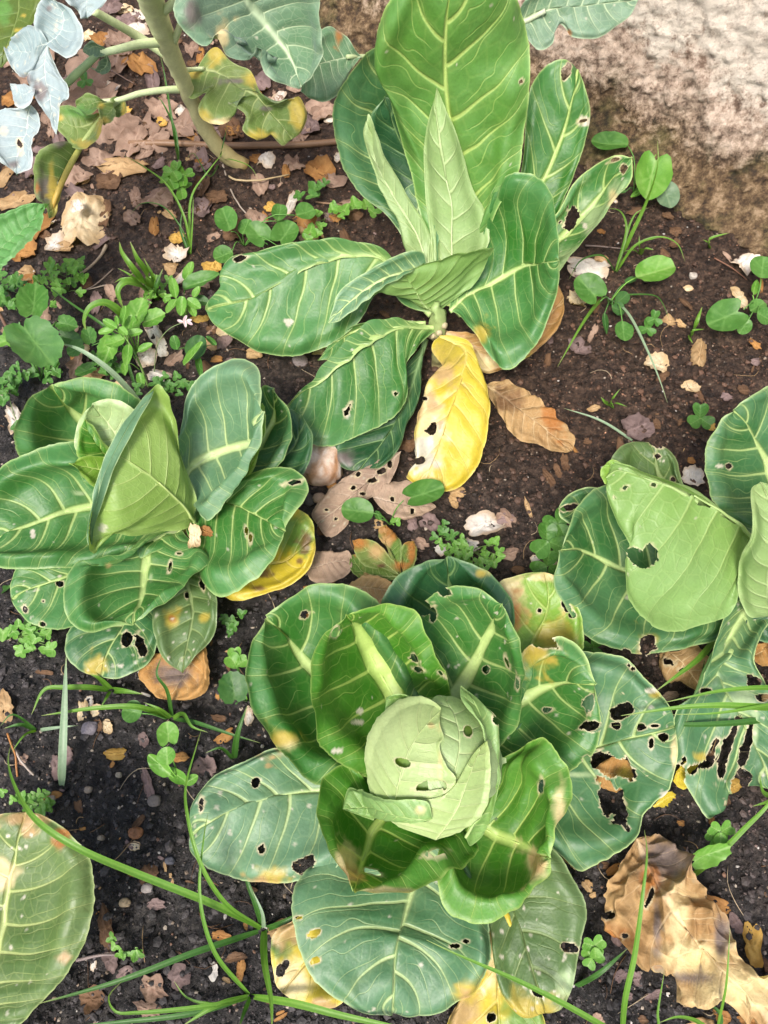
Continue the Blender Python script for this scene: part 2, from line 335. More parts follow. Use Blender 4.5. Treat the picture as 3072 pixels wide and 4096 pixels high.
    for hsp in holes:
        x, y, rx = hsp[:3]; ry = hsp[3] if len(hsp) > 3 else rx; ang = math.radians(hsp[4]) if len(hsp) > 4 else 0
        fx, fy = full(fr, x, y); k = FR[fr][2]; ca, sa = math.cos(ang), math.sin(ang)
        def rho(qx, qy, jj):
            dx, dy = qx - fx, qy - fy
            return np.hypot((dx*ca + dy*sa)/(rx*k), (-dx*sa + dy*ca)/(ry*k))*jj
        fk &= rho(fcx, fcy, fj) > 1
        rv_ = rho(vx, vy, vj); mm = rv_ < 1
        s = (1/np.maximum(rv_[mm], .3) - 1)[:, None]
        Pf[mm] += s*((vx[mm] - fx)[:, None]*RIGHT - (vy[mm] - fy)[:, None]*UP)*(vd[mm]/FPX)[:, None]
        wr = max(.10, 6.5/(min(rx, ry)*k))
        Cf[:] = lerp(Cf, np.array((.55, .47, .30)), (sstep(1 + wr, 1 + wr*.2, rv_)*.85)[:, None])
    Q = Q[fk]
    if under: Q = Q[:, ::-1] if False else Q
    used = np.zeros(len(Pf), bool); used[Q.ravel()] = True; ix = np.cumsum(used) - 1
    vsn = np.ones(A.shape)*(.92 if rib > .2 else .5)
    at = {'va': np.stack([ph_ + .5, wp, mxv], -1), 'vb': np.stack([ph2 + .5, wq, vsn], -1), 'vc': np.stack([X/sc*vw, Y/sc*vw, X*0 + net], -1), 'Vein': VC}
    out = {k_: v_.reshape(-1, 3)[used] for k_, v_ in at.items()}
    c0 = Nu//2; gone = Pf.reshape(A.shape + (3,))[:, c0]
    out['_mid'] = (gone, N[:, c0], mw[:, c0], VC[:, c0], fk.reshape(Nt, Nu)[:, c0])
    return Pf[used], ix[Q], Cf[used], out
_ls = [100]
def leaf(parent, M, L, R, kind='mid', fr='O', name='leaf', mat='leaf', label=None, **kw):
    _ls[0] += 13
    if name == 'heart_leaf': kw.setdefault('puck', .0003)
    V, Q, C, E = patch(M, L, R, kw.pop('seed', _ls[0]), kind, fr=fr, **kw)
    mid = E.pop('_mid'); o = mesh_obj(name, V, Q, C, mat, parent, extra=E)
    if label: o['label'] = label
    rb = kw.get('rib', 1.0)
    if kw.get('onto') is None and rb > .35 and mat == 'leaf':        # the fleshy midrib under the blade, thick where it joins the stem
        P0, N0, w0, c0, ok = mid; n = int(len(P0)*.62); bad = np.where(~ok[:n])[0]
        if len(bad) and bad[0] > 4: n = bad[0]
        ix = np.unique(np.linspace(0, n - 1, 14).astype(int)); t = ix/(len(P0) - 1)
        r = np.clip(w0[ix]*.85*(1.1 - t), .0009, .0075); r[0] = r[min(1, len(r)-1)]
        nn = np.array([np.mean(N0[max(0, i-3):i+4], axis=0) for i in ix]); nn[:2] = nn[min(2, len(nn)-1)]
        ce = P0[ix] - nn*(r*.80)[:, None]
        tube_obj('midrib', ce, r.tolist(), c0[ix[0]]*.9, o, mat='stem', n=8, col2=c0[ix[-1]]*.85, m=32)
    return o
def lobed(parent, lobes, kind, fr, name='leaf', mat='kale', **kw):
    Vs, Qs, Cs, Es, n = [], [], [], [], 0
    for lb in lobes:
        _ls[0] += 13; k2 = dict(kw); k2.update(lb[3] if len(lb) > 3 else {})
        kd = k2.pop('kind', kind)
        V, Q, C, E = patch(lb[0], lb[1], lb[2], _ls[0], kd, fr=fr, **k2)
        E.pop('_mid'); Vs.append(V); Qs.append(Q + n); Cs.append(C); Es.append(E); n += len(V)
    return mesh_obj(name, np.vstack(Vs), np.vstack(Qs), np.vstack(Cs), mat, parent, extra={k_: np.vstack([e_[k_] for e_ in Es]) for k_ in Es[0]})
# ---------------------------------------------------------------- the ground
def gz(x, y):
    P = np.stack([np.asarray(x, float), np.asarray(y, float), np.zeros(np.shape(x))], -1)
    near = np.exp(-((P[..., 0]/3)**2 + ((P[..., 1] - .6)/3)**2))
    return near*(.010*fbm(P*5, 2, 3) + .008*fbm(P*17, 3, 4) + .0075*np.abs(fbm(P*46, 3, 5)) + .0042*fbm(P*115, 2, 6)) - .006
def ground_at(fr, x, y):                                    # where a pixel's ray meets the soil
    z = 0.
    for k in range(4):
        p = un(fr, [(x, y, z*100)])[0]; z = float(gz(p[0], p[1]))
    return un(fr, [(x, y, z*100)])[0]
def soil_material():
    m, t, N, K = new_mat('soil')
    tc = N.new('ShaderNodeTexCoord'); V = tc.outputs['Object']
    def noise(s, d=6, r=.6):
        n = N.new('ShaderNodeTexNoise'); n.inputs['Scale'].default_value = s; n.inputs['Detail'].default_value = d; n.inputs['Roughness'].default_value = r
        K.new(V, n.inputs['Vector']); return n
    def ramp(src, stops):
        r = N.new('ShaderNodeValToRGB'); K.new(src, r.inputs[0])
        while len(r.color_ramp.elements) < len(stops): r.color_ramp.elements.new(.5)
        for e, (p, c) in zip(r.color_ramp.elements, stops): e.position = p; e.color = (*c, 1)
        return r
    n1_ = noise(3.2, 3); n2_ = noise(85, 9, .8); n3_ = noise(420, 4, .7)
    red = ramp(n2_.outputs['Fac'], [(.38, (.009, .0045, .003)), (.48, (.030, .015, .009)), (.55, (.070, .038, .023)), (.64, (.16, .10, .065))])
    blk = ramp(n2_.outputs['Fac'], [(.38, (.005, .0045, .005)), (.48, (.016, .0135, .013)), (.55, (.042, .036, .034)), (.64, (.11, .095, .085))])
    sx = N.new('ShaderNodeSeparateXYZ'); K.new(V, sx.inputs[0])
    # redder earth beside the wall, blacker and wetter earth further from it
    dd = N.new('ShaderNodeMath'); dd.operation = 'MULTIPLY_ADD'; K.new(sx.outputs['X'], dd.inputs[0]); dd.inputs[1].default_value = .8; K.new(sx.outputs['Y'], dd.inputs[2])
    d2 = N.new('ShaderNodeMath'); d2.operation = 'ADD'; K.new(dd.outputs[0], d2.inputs[0])
    n1m = N.new('ShaderNodeMath'); n1m.operation = 'MULTIPLY_ADD'; K.new(n1_.outputs['Fac'], n1m.inputs[0]); n1m.inputs[1].default_value = .7; n1m.inputs[2].default_value = -.35
    K.new(n1m.outputs[0], d2.inputs[1])
    mr = N.new('ShaderNodeMapRange'); mr.inputs['From Min'].default_value = .25; mr.inputs['From Max'].default_value = .75; K.new(d2.outputs[0], mr.inputs['Value'])
    mx = N.new('ShaderNodeMix'); mx.data_type = 'RGBA'; K.new(mr.outputs[0], mx.inputs['Factor']); K.new(blk.outputs[0], mx.inputs['A']); K.new(red.outputs[0], mx.inputs['B'])
    bs = N.new('ShaderNodeBsdfPrincipled'); K.new(mx.outputs['Result'], bs.inputs['Base Color']); bs.inputs['Specular IOR Level'].default_value = .5
    rr = ramp(n2_.outputs['Fac'], [(.40, (.28,)*3), (.56, (.75,)*3)]); K.new(rr.outputs[0], bs.inputs['Roughness'])
    b1 = N.new('ShaderNodeBump'); b1.inputs['Strength'].default_value = 1.; b1.inputs['Distance'].default_value = .012; K.new(n2_.outputs['Fac'], b1.inputs['Height'])
    b2 = N.new('ShaderNodeBump'); b2.inputs['Strength'].default_value = .8; b2.inputs['Distance'].default_value = .0015; K.new(n3_.outputs['Fac'], b2.inputs['Height']); K.new(b1.outputs[0], b2.inputs['Normal'])
    K.new(b2.outputs[0], bs.inputs['Normal'])
    o = N.new('ShaderNodeOutputMaterial'); K.new(bs.outputs[0], o.inputs[0]); return m
def axis(lo, hi, n, far):
    s = (hi - lo)/n; out = [s*1.35**k for k in range(1, 60) if s*1.35**k < far]; c = np.cumsum(out); c = c[c < far]
    return np.concatenate([lo - c[::-1], np.linspace(lo, hi, n+1), hi + c])
xs, ys = axis(-.80, .80, 400, 40), axis(-.22, 1.62, 460, 40)
GX, GY = np.meshgrid(xs, ys); V = np.stack([GX, GY, gz(GX, GY)], -1).reshape(-1, 3)
g = mesh_obj('ground', V, grid_faces(len(ys)-1, len(xs)-1), None, soil_material()); g['kind'] = 'structure'
# crumbs of earth and pale grains of grit
ico = np.array([(0, 0, -1), (.72, -.53, -.45), (-.28, -.85, -.45), (-.89, 0, -.45), (-.28, .85, -.45), (.72, .53, -.45), (.28, -.85, .45), (-.72, -.53, .45), (-.72, .53, .45), (.28, .85, .45), (.89, 0, .45), (0, 0, 1)])
icf = np.array([(0, 1, 2), (1, 0, 5), (0, 2, 3), (0, 3, 4), (0, 4, 5), (1, 5, 10), (2, 1, 6), (3, 2, 7), (4, 3, 8), (5, 4, 9), (1, 10, 6), (2, 6, 7), (3, 7, 8), (4, 8, 9), (5, 9, 10), (6, 10, 11), (7, 6, 11), (8, 7, 11), (9, 8, 11), (10, 9, 11)])[:, ::-1]
def icosa(C, S, rg, squash=.7):
    n = len(C); v = ico[None]*(1 + .28*rg.uniform(-1, 1, (n, 12, 1)))*S[:, None, None]*rg.uniform(.7, 1.25, (n, 1, 3))
    a = rg.uniform(0, 6.28, n); c, s = np.cos(a)[:, None], np.sin(a)[:, None]
    v = np.stack([v[..., 0]*c - v[..., 1]*s, v[..., 0]*s + v[..., 1]*c, v[..., 2]*squash], -1) + C[:, None]
    return v.reshape(-1, 3), (icf[None] + 12*np.arange(n)[:, None, None]).reshape(-1, 3)
def wallside(x, y): return (x + .065)*.56 + (y - 1.427)*.83            # > 0 behind the wall's foot
rg = np.random.RandomState(5)
def scatter(n, smin, smax, pw):
    px = rg.uniform(-150, 3250, n*2); py = rg.uniform(60, 4250, n*2)
    P = un('O', np.stack([px/1.8517, py/1.8517, np.zeros(n*2)], 1)); P = P[wallside(P[:, 0], P[:, 1]) < -.02][:n]
    S = smin + (smax - smin)*rg.rand(len(P))**pw
    P[:, 2] = gz(P[:, 0], P[:, 1]) + S*.25; return P, S
P, S = scatter(17000, .0008, .0052, 4.0); V, F = icosa(P, S, rg)
redness = np.clip((P[:, 0]*.8 + P[:, 1] - .25)/.5, 0, 1)[:, None]
c = lerp(np.array((.020, .017, .017)), np.array((.042, .022, .014)), redness)*rg.uniform(.4, 2.6, (len(P), 1))
o = mesh_obj('soil_crumbs', V, F, np.repeat(c, 12, 0), 'stone', smooth=False); o['kind'] = 'stuff'; tag(o, 'dark brown crumbs of earth all over the bed', 'soil')
octv = np.array([(1, 0, 0), (0, 1, 0), (-1, 0, 0), (0, -1, 0), (0, 0, 1), (0, 0, -.5)], float); octf = np.array([(0, 1, 4), (1, 2, 4), (2, 3, 4), (3, 0, 4), (1, 0, 5), (2, 1, 5), (3, 2, 5), (0, 3, 5)])
P, S = scatter(42000, .0006, .0021, 1.6); n = len(P)
v = octv[None]*S[:, None, None]*rg.uniform(.5, 1.5, (n, 6, 1)); a = rg.uniform(0, 6.28, n); c_, s_ = np.cos(a)[:, None], np.sin(a)[:, None]
V = (np.stack([v[..., 0]*c_ - v[..., 1]*s_, v[..., 0]*s_ + v[..., 1]*c_, v[..., 2]*.8], -1) + P[:, None]).reshape(-1, 3); F = (octf[None] + 6*np.arange(n)[:, None, None]).reshape(-1, 3)
redness = np.clip((P[:, 0]*.8 + P[:, 1] - .25)/.5, 0, 1)[:, None]
c = lerp(np.array((.024, .020, .020)), np.array((.050, .026, .016)), redness)*np.exp(rg.normal(0, .75, (n, 1)))
o = mesh_obj('soil_grains', V, F, np.repeat(c, 6, 0), 'stone', smooth=False); o['kind'] = 'stuff'; tag(o, 'fine granular earth covering the surface of the bed', 'soil')
P, S = scatter(5500, .0005, .0024, 3.0); V, F = icosa(P, S, rg)
c = np.array([(.30, .25, .20), (.20, .15, .11), (.42, .39, .36), (.16, .09, .06)])[rg.choice(4, len(P), p=[.34, .34, .12, .2])]*rg.uniform(.6, 1.15, (len(P), 1))
o = mesh_obj('grit_grains', V, F, np.repeat(c, 12, 0), 'stone', smooth=False); o['kind'] = 'stuff'; tag(o, 'pale grains of grit sprinkled over the dark soil', 'grit')
# ---------------------------------------------------------------- the wall
def wall_material():
    m, t, N, K = new_mat('rough_render')
    tc = N.new('ShaderNodeTexCoord'); V = tc.outputs['Object']
    def noise(s, d=6, r=.6):
        n = N.new('ShaderNodeTexNoise'); n.inputs['Scale'].default_value = s; n.inputs['Detail'].default_value = d; n.inputs['Roughness'].default_value = r
        K.new(V, n.inputs['Vector']); return n
    def ramp(src, stops):
        r = N.new('ShaderNodeValToRGB'); K.new(src, r.inputs[0])
        while len(r.color_ramp.elements) < len(stops): r.color_ramp.elements.new(.5)
        for e, (p, c) in zip(r.color_ramp.elements, stops): e.position = p; e.color = (*c, 1)
        return r
    def math_(op, a, b):
        q = N.new('ShaderNodeMath'); q.operation = op
        for i, v in enumerate((a, b)):
            if isinstance(v, (int, float)): q.inputs[i].default_value = v
            else: K.new(v, q.inputs[i])
        return q.outputs[0]
    def mix(f, a, b):
        q = N.new('ShaderNodeMix'); q.data_type = 'RGBA'; K.new(f, q.inputs['Factor']); K.new(a, q.inputs['A']); K.new(b, q.inputs['B']); return q.outputs['Result']
    nb, nm, nf = noise(5, 4), noise(52, 9, .78), noise(240, 5, .7)
    sx = N.new('ShaderNodeSeparateXYZ'); K.new(V, sx.inputs[0]); z = sx.outputs['Z']
    plaster = ramp(nm.outputs['Fac'], [(.38, (.20, .125, .085)), (.47, (.50, .37, .28)), (.58, (.72, .57, .45))])
    lime = ramp(nm.outputs['Fac'], [(.36, (.42, .32, .24)), (.5, (.80, .70, .58))])  # plaster at its brightest, strong daylight put into the colour
    moss = ramp(nm.outputs['Fac'], [(.38, (.030, .018, .009)), (.46, (.105, .060, .028)), (.53, (.21, .135, .065)), (.62, (.40, .28, .17))])
    grn = ramp(nm.outputs['Fac'], [(.40, (.028, .022, .007)), (.58, (.17, .13, .045))])
    zz = math_('ADD', z, math_('MULTIPLY', math_('SUBTRACT', nb.outputs['Fac'], .5), .20))
    zz2 = math_('ADD', zz, math_('MULTIPLY', math_('SUBTRACT', nm.outputs['Fac'], .5), .16))
    def mrange(v, a, b):
        q = N.new('ShaderNodeMapRange'); K.new(v, q.inputs['Value']); q.inputs['From Min'].default_value = a; q.inputs['From Max'].default_value = b; return q.outputs[0]
    low = mrange(zz2, .15, .09)
    # glare on the upper end away from the kale, put into the wall's colour
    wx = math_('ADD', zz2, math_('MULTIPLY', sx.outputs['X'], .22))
    glare = mrange(wx, .215, .245)
    g_ = mrange(noise(14, 5).outputs['Fac'], .5, .62)
    c = mix(glare, plaster.outputs[0], lime.outputs[0])
    c = mix(low, c, mix(g_, moss.outputs[0], grn.outputs[0]))
    bs = N.new('ShaderNodeBsdfPrincipled'); K.new(c, bs.inputs['Base Color']); bs.inputs['Roughness'].default_value = .8
    b1 = N.new('ShaderNodeBump'); b1.inputs['Strength'].default_value = 1.; b1.inputs['Distance'].default_value = .014; K.new(nm.outputs['Fac'], b1.inputs['Height'])
    b2 = N.new('ShaderNodeBump'); b2.inputs['Strength'].default_value = .7; b2.inputs['Distance'].default_value = .002; K.new(nf.outputs['Fac'], b2.inputs['Height']); K.new(b1.outputs[0], b2.inputs['Normal'])
    K.new(b2.outputs[0], bs.inputs['Normal'])
    o = N.new('ShaderNodeOutputMaterial'); K.new(bs.outputs[0], o.inputs[0]); return m
WA = np.array([.25, 1.235, 0]); WT = np.array([.83, -.56, 0]); WT /= np.linalg.norm(WT); WN = np.array([WT[1], -WT[0], 0]); WN = WN if WN[1] < 0 else -WN
ws = np.concatenate([np.linspace(-3, -.75, 12)[:-1], np.linspace(-.75, .85, 330), np.linspace(.85, 3, 12)[1:]])
wz = np.concatenate([np.linspace(-.05, .62, 170), np.linspace(.62, 1.6, 10)[1:]])
SS, ZZ = np.meshgrid(ws, wz); Q0 = np.stack([SS, ZZ, SS*0], -1)
foot = .085*np.exp(-np.maximum(ZZ, 0)/.06)*(1 + .35*fbm(Q0*4, 2, 70))
dpt = foot + .012*fbm(Q0*7, 3, 71) + (.020*fbm(Q0*26, 4, 72) + .020*np.abs(fbm(Q0*60, 3, 74)))*np.exp(-np.maximum(ZZ, 0)/.14) + .0065*fbm(Q0*70, 3, 73)
base = np.array([0.0, 0, 0])
front = WA + SS[..., None]*WT + ZZ[..., None]*np.array([0, 0, 1.]) + (dpt - .05)[..., None]*WN
nr, nc = SS.shape; Vf = front.reshape(-1, 3); Qf = grid_faces(nr-1, nc-1)
back = WA + SS[..., None]*WT + ZZ[..., None]*np.array([0, 0, 1.]) - .35*WN
k = len(Vf); bc = np.array([back[0, 0], back[0, -1], back[-1, -1], back[-1, 0]])
Vw = np.vstack([Vf, bc]); topl = [(nr-1)*nc + j for j in range(nc)]
tri = [np.array([[q[0], q[1], q[2]] for q in Qf]), np.array([[q[0], q[2], q[3]] for q in Qf]), np.array([[k, k+3, k+2], [k, k+2, k+1]])]
ex = [[topl[j], topl[j+1], k+3] for j in range(nc-1)] + [[topl[-1], k+2, k+3]]
lf = [r*nc for r in range(nr)]; rt = [r*nc + nc-1 for r in range(nr)]
ex += [[lf[j+1], k, lf[j]] for j in range(nr-1)] + [[lf[-1], k+3, k]] + [[rt[j], k+1, rt[j+1]] for j in range(nr-1)] + [[rt[-1], k+1, k+2]]
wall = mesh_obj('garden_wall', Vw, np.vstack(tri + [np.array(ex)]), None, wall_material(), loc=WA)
tag(wall, 'rough plastered garden wall with mossy brown foot and glare coloured into its plaster', 'wall')
# ---------------------------------------------------------------- the cabbage with the round head
b = ground_at('A', 718, 925)
A = thing('cabbage_plant', 'low spreading cabbage with a pale round head and holes chewed in its leaves', 'cabbage', b, 'cabbages growing in the bed')
tube_obj('stem', [b + (0, 0, -.02), b + (0, 0, .03), b + (0, 0, .075)], [.016, .014, .018], (.35, .38, .2), A, col2=(.36, .44, .2), knob=.003)
# lowest leaves, lying out over the soil
leaf(A, [(909,-100,2),(1180,450,3),(1210,700,2.6),(1215,1000,1.4),(1210,1130,1.2)], [(1200,200,2),(1290,480,3),(1330,700,2.2),(1420,880,1.6),(1400,1050,1.2)],
     [(1000,200,2),(1150,480,2.4),(1140,680,2),(1000,830,1.5),(970,960,1.2),(1050,1100,1)], 'yel', 'G', label='yellowed dying lowest leaf', yel=[(1190,560,50,'c',200),(1040,830,90,'t'),(1310,880,110,'g',160)], holes=[(1180,850,22,18)], specks=14, fold=.004)
leaf(A, [(909,-150,2),(600,300,2.6),(400,560,2.2),(250,745,1.2)], [(800,300,2),(600,650,2),(500,800,1.5),(400,800,1.2),(310,785,1)],
     [(550,150,2),(330,400,2.6),(215,480,2.6),(200,540,2.2),(215,650,1.6),(228,715,1.3)], 'yel', 'G', label='yellow and cream rotting leaf', yel=[(300,700,110,'c',90),(230,520,60,'g'),(260,460,60,'t'),(420,790,60,'t',30)], holes=[(270,612,15,20,20),(245,648,15,22,10)], fold=.003)
leaf(A, [(909,-150,2.5),(1150,150,3.6),(1290,430,4.6),(1370,680,3.6),(1420,835,2.6)], [(1200,-50,3.2),(1460,110,5),(1545,240,5.5),(1605,370,5),(1580,500,4.6),(1550,640,4.1),(1525,740,3.3),(1480,810,2.8)],
     [(1000,100,3),(1150,430,3.1),(1190,600,2.8),(1230,760,2.6),(1310,850,2.5)], 'dull', 'G', specks=46, yel=[(1350,830,150,'y',90),(1510,690,45,'p',60)], holes=[(1530,545,40,16,15),(1380,745,25,12,30)], rim=.8, net=.15)
leaf(A, [(2197,690,3),(1640,705,5),(1250,790,6),(1060,885,5),(985,935,4)], [(2000,900,4),(1640,1150,5),(1480,1190,3.5),(1330,1185,3),(1200,1170,2.6),(1060,1100,3),(985,1030,3.4)],
     [(1900,600,4),(1560,540,5),(1400,500,5.4),(1250,560,5.6),(1110,620,5.2),(1010,705,4.8),(965,810,4.4)], 'blue', 'F', specks=38, yel=[(1380,1160,75,'y',60),(1330,1185,60,'t',40),(1290,520,60,'t',30),(1430,480,50,'t')], holes=[(1303,678,17,24),(1555,1095,60,34,-35),(1025,790,8,24),(1335,1020,14,18)], wax=.6, vw=1.1)
leaf(A, [(-909,1406,3.5),(-300,1250,4.6),(330,1140,5.6),(560,1075,6.6),(800,1010,6.6),(945,965,6)], [(-300,1000,4.6),(0,600,5.2),(180,390,6.2),(330,385,7.2),(480,410,7.6),(600,450,7.6),(700,560,7.6),(850,720,7),(920,850,6.6)],
     [(-400,1500,4),(-100,1800,4),(90,1950,3.8),(230,2065,3.5),(400,2010,3.5),(560,1920,3.5),(680,1800,3.6),(722,1640,4.1),(790,1540,4.6),(900,1450,5),(940,1280,5.6),(960,1110,6)], 'out', '1', label='large leaf torn into big ragged holes', specks=26,
     yel=[(800,720,60,'y',45),(770,690,60,'w',30),(900,1480,50,'w',30),(200,1330,160,'p',30),(945,1180,25,'c',120)],
     holes=[(460,1515,70,165,-28),(455,1265,165,78,18),(550,850,95,62,-35),(505,960,40,30),(700,962,26,22),(800,957,30,12),(870,1045,24,24),(772,1092,15,36),(597,500,11),(632,523,20,11),(300,950,70,50)], rim=.9, ruffle=.006)
leaf(A, [(909,-178,2),(830,270,4.6),(780,480,6.4),(755,640,5.6),(745,780,4),(740,848,3)], [(1050,100,4),(1150,330,5),(1172,470,5),(1180,600,4.6),(1130,720,3.6),(1050,780,3),(950,830,2.6),(850,852,2.6)],
     [(700,50,2),(420,160,4),(330,240,5.4),(300,380,6),(320,520,5.2),(370,650,4.6),(470,760,4),(560,810,3.5),(650,838,3)], 'blue', 'G', specks=26, yel=[(1080,745,62,'y',55),(1075,770,30,'t',22)],
     holes=[(1065,514,17,8),(1020,535,18,9),(402,600,28,15,-15),(395,478,26,16,-20),(325,408,14,6)], vw=1.15, wax=.35, rib=1.2)
# back and side leaves
leaf(A, [(760,850,3),(1000,550,4),(1090,400,6),(1130,290,8),(1115,165,9)], [(850,600,4),(980,400,6),(960,300,7.6),(955,205,8.6),(1010,180,9),(1060,167,9.2)],
     [(1050,600,4),(1230,480,5),(1255,420,6),(1245,320,7.6),(1205,240,8.6),(1165,185,9)], 'lime', 'A', label='yellowing leaf with a chewed edge', specks=16, yel=[(985,260,50,'c',120),(1010,320,30,'r',60),(1190,230,22,'c',60),(1110,180,60,'c',20),(1150,400,90,'y',60)],
     holes=[(1186,268,9,16),(1196,295,11,10),(1214,315,15,11),(1098,298,9,8)], net=.2)
leaf(A, [(718,880,3.5),(790,500,6),(800,300,9),(780,180,11),(775,118,11.6)], [(640,700,5),(570,400,8),(560,275,10),(600,205,11),(660,152,12),(720,126,12)],
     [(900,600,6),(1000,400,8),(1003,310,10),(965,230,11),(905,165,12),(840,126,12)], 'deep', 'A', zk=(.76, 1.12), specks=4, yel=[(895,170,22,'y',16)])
leaf(A, [(718,900,4),(480,660,6),(290,480,8),(225,400,9.6),(150,330,11.4)], [(560,960,5),(380,900,8),(280,870,9),(200,780,10),(120,650,11),(86,540,12),(95,440,12.2),(118,375,12)],
     [(760,700,5),(650,450,8),(530,280,11),(430,218,12.2),(330,212,12.4),(240,258,12),(185,298,11.8)], 'mid', 'A', zk=(.76, 1.12), yel=[(215,760,44,'c',28),(205,745,55,'y',36)], specks=6, holes=[(277,312,14,12)], wax=.35)
leaf(A, [(718,900,4),(900,720,5),(1060,600,7),(1180,555,9),(1290,560,10.4)], [(900,700,5),(1020,640,7),(1035,520,9),(1060,450,10),(1120,415,11),(1190,402,11.6),(1245,450,11.2)],
     [(850,900,5),(1000,850,6),(1100,870,7),(1200,860,8),(1250,830,8.6),(1290,790,9),(1312,720,9.6),(1312,640,10.2)], 'mid', 'A', zk=(.76, 1.12), specks=14, yel=[(1090,430,60,'t',28),(1080,450,70,'y',40)],
     holes=[(1125,646,15,10),(1272,622,17,32),(1288,705,38,17),(1262,818,13,12),(1120,412,42,18,10)], rim=.8)
leaf(A, [(718,900,4.5),(790,620,7),(850,500,10),(920,370,14),(968,275,16.4)], [(770,720,6),(735,480,9),(690,380,11),(680,300,13),(722,242,15),(795,216,16.6),(870,216,17.2),(925,240,17.2)],
     [(850,880,6),(980,750,9),(1022,700,11),(1040,600,13),(1044,500,14.6),(1028,400,16),(1003,325,16.6)], 'mid', 'A', zk=(.76, 1.12), specks=24,
     holes=[(766,237,17,12),(727,312,12,26),(690,290,24,30,-40),(912,505,9),(1022,557,5,16),(985,480,4,18,-20)], vw=1.15)
leaf(A, [(718,900,4.5),(620,640,7.6),(500,430,11.6),(450,345,14.6),(425,318,16)], [(600,930,6),(490,880,9),(400,830,11),(330,770,12.6),(290,640,14),(285,540,15),(305,440,16),(370,355,16.5)],
     [(790,720,7),(790,590,10),(745,480,13),(700,390,15),(640,312,16.6),(550,281,17.2),(475,292,17)], 'in', 'A', zk=(.76, 1.12), specks=8, yel=[(465,690,20,'w',10),(470,650,16,'w',14),(390,790,24,'w',10)], holes=[(674,505,18,7,15),(662,463,13,8,60),(385,378,18,10,-40),(755,520,10,4,40)], vw=1.15)
leaf(A, [(718,900,4),(880,1040,5),(980,1095,7),(1070,1140,9),(1125,1160,11)], [(900,850,5.5),(1000,800,8),(1060,760,10),(1108,745,11.6),(1165,820,12),(1204,905,12.2),(1187,985,12.2),(1152,1075,12)],
     [(760,1050,5),(740,1180,7),(770,1290,8),(820,1345,8.2),(890,1377,8.2),(960,1362,8.6),(1030,1325,9.6),(1075,1265,10.4),(1110,1205,11.2)], 'in', 'A', zk=(.76, 1.12), yel=[(1085,1195,40,'c',50),(1090,1185,26,'t',32),(1170,1000,22,'c',90)], holes=[(1105,910,8,22,10)], pleat=.0012, wax=.6, ruffle=.006)
leaf(A, [(866,900,4),(520,1150,6),(440,1350,7.6),(385,1500,10),(370,1578,12)], [(1000,1100,5),(1185,1280,8),(1100,1390,10),(960,1420,11.4),(880,1500,12),(740,1568,12.6),(560,1608,12.6),(450,1600,12.6)],
     [(500,900,6),(440,860,9),(290,785,11),(165,880,12),(115,1040,12.6),(138,1200,13),(200,1340,13),(270,1480,12.8)], 'in', '2', zk=(.76, 1.12), yel=[(300,1420,75,'c',120),(350,1500,80,'t',60),(560,1600,200,'c',26)], holes=[(895,1350,65,14,-12),(490,1475,45,10,20)], specks=6, ruffle=.005, wax=.3, vw=1.1, sag=.04)
# the head: a ball of leaves and its outer wrappers
HC = un('O', [(940, 1650, 11.8)])[0]; HR = np.array([.066, .066, .066])
def onto_head(f):
    def fn(fr, pts):
        a = np.array([(p[0], p[1], p[2] if len(p) > 2 else 0) for p in pts], float); px, py = full(fr, a[:, 0], a[:, 1]); d = rays(px, py)
        R = HR*(f + a[:, 2][:, None]*.01); o = (EYE - HC)/R; dd = d/R
        A_ = (dd*dd).sum(1); B_ = (o*dd).sum(1); C_ = (o*o).sum(1) - 1; disc = B_*B_ - A_*C_
        s = np.where(disc > 0, (-B_ - np.sqrt(np.maximum(disc, 0)))/A_, -B_/A_); return EYE + d*s[:, None]
    return fn
th, ph = np.meshgrid(np.linspace(0, 2*np.pi, 65), np.linspace(0, np.pi, 40))
D = np.stack([np.sin(ph)*np.cos(th), np.sin(ph)*np.sin(th), -np.cos(ph)], -1)
Vh = HC + D*HR*.94*(1 + .02*fbm(D*2.5, 3, 9)[..., None])
Ch = lerp(np.array((.10, .19, .03)), np.array((.16, .26, .05)), np.clip(.5 + fbm(D*3, 2, 4), 0, 1)[..., None])
mesh_obj('head', Vh.reshape(-1, 3), grid_faces(39, 64), Ch.reshape(-1, 3), 'leaf', A)
HK = dict(fr='2', res=.9, ruffle=.0008, crumple=.0012, puck=.0004, rim=.35, rib=.6, net=.10, under=True, vw=.8, rnd=.2)
leaf(A, [(880,1150,0),(1000,900,0),(1060,600,0),(1020,420,0),(960,330,0),(930,300,0)], [(1300,950,0),(1370,760,0),(1330,600,0),(1230,460,0),(1130,360,0),(1040,310,0)], [(850,900,0),(820,600,0),(800,450,0),(830,350,0),(880,310,0)],
     'pale', name='wrapper_leaf', onto=onto_head(1.006), holes=[(1122,535,24,36,-20)], **HK)
leaf(A, [(620,1150,0),(640,950,0),(690,750,0),(760,600,0),(850,480,0),(935,400,0)], [(480,1000,0),(446,820,0),(450,660,0),(500,520,0),(590,400,0),(680,340,0),(770,320,0),(860,340,0)], [(800,1060,0),(950,975,0),(1030,850,0),(970,770,0),(925,640,0),(950,590,0),(925,490,0)],
     'head', name='wrapper_leaf', onto=onto_head(1.06), holes=[(682,748,54,24,14),(870,905,100,24,-8),(960,905,14,30)], yel=[(930,760,26,'c',120),(870,500,16,'t',16)], **HK)
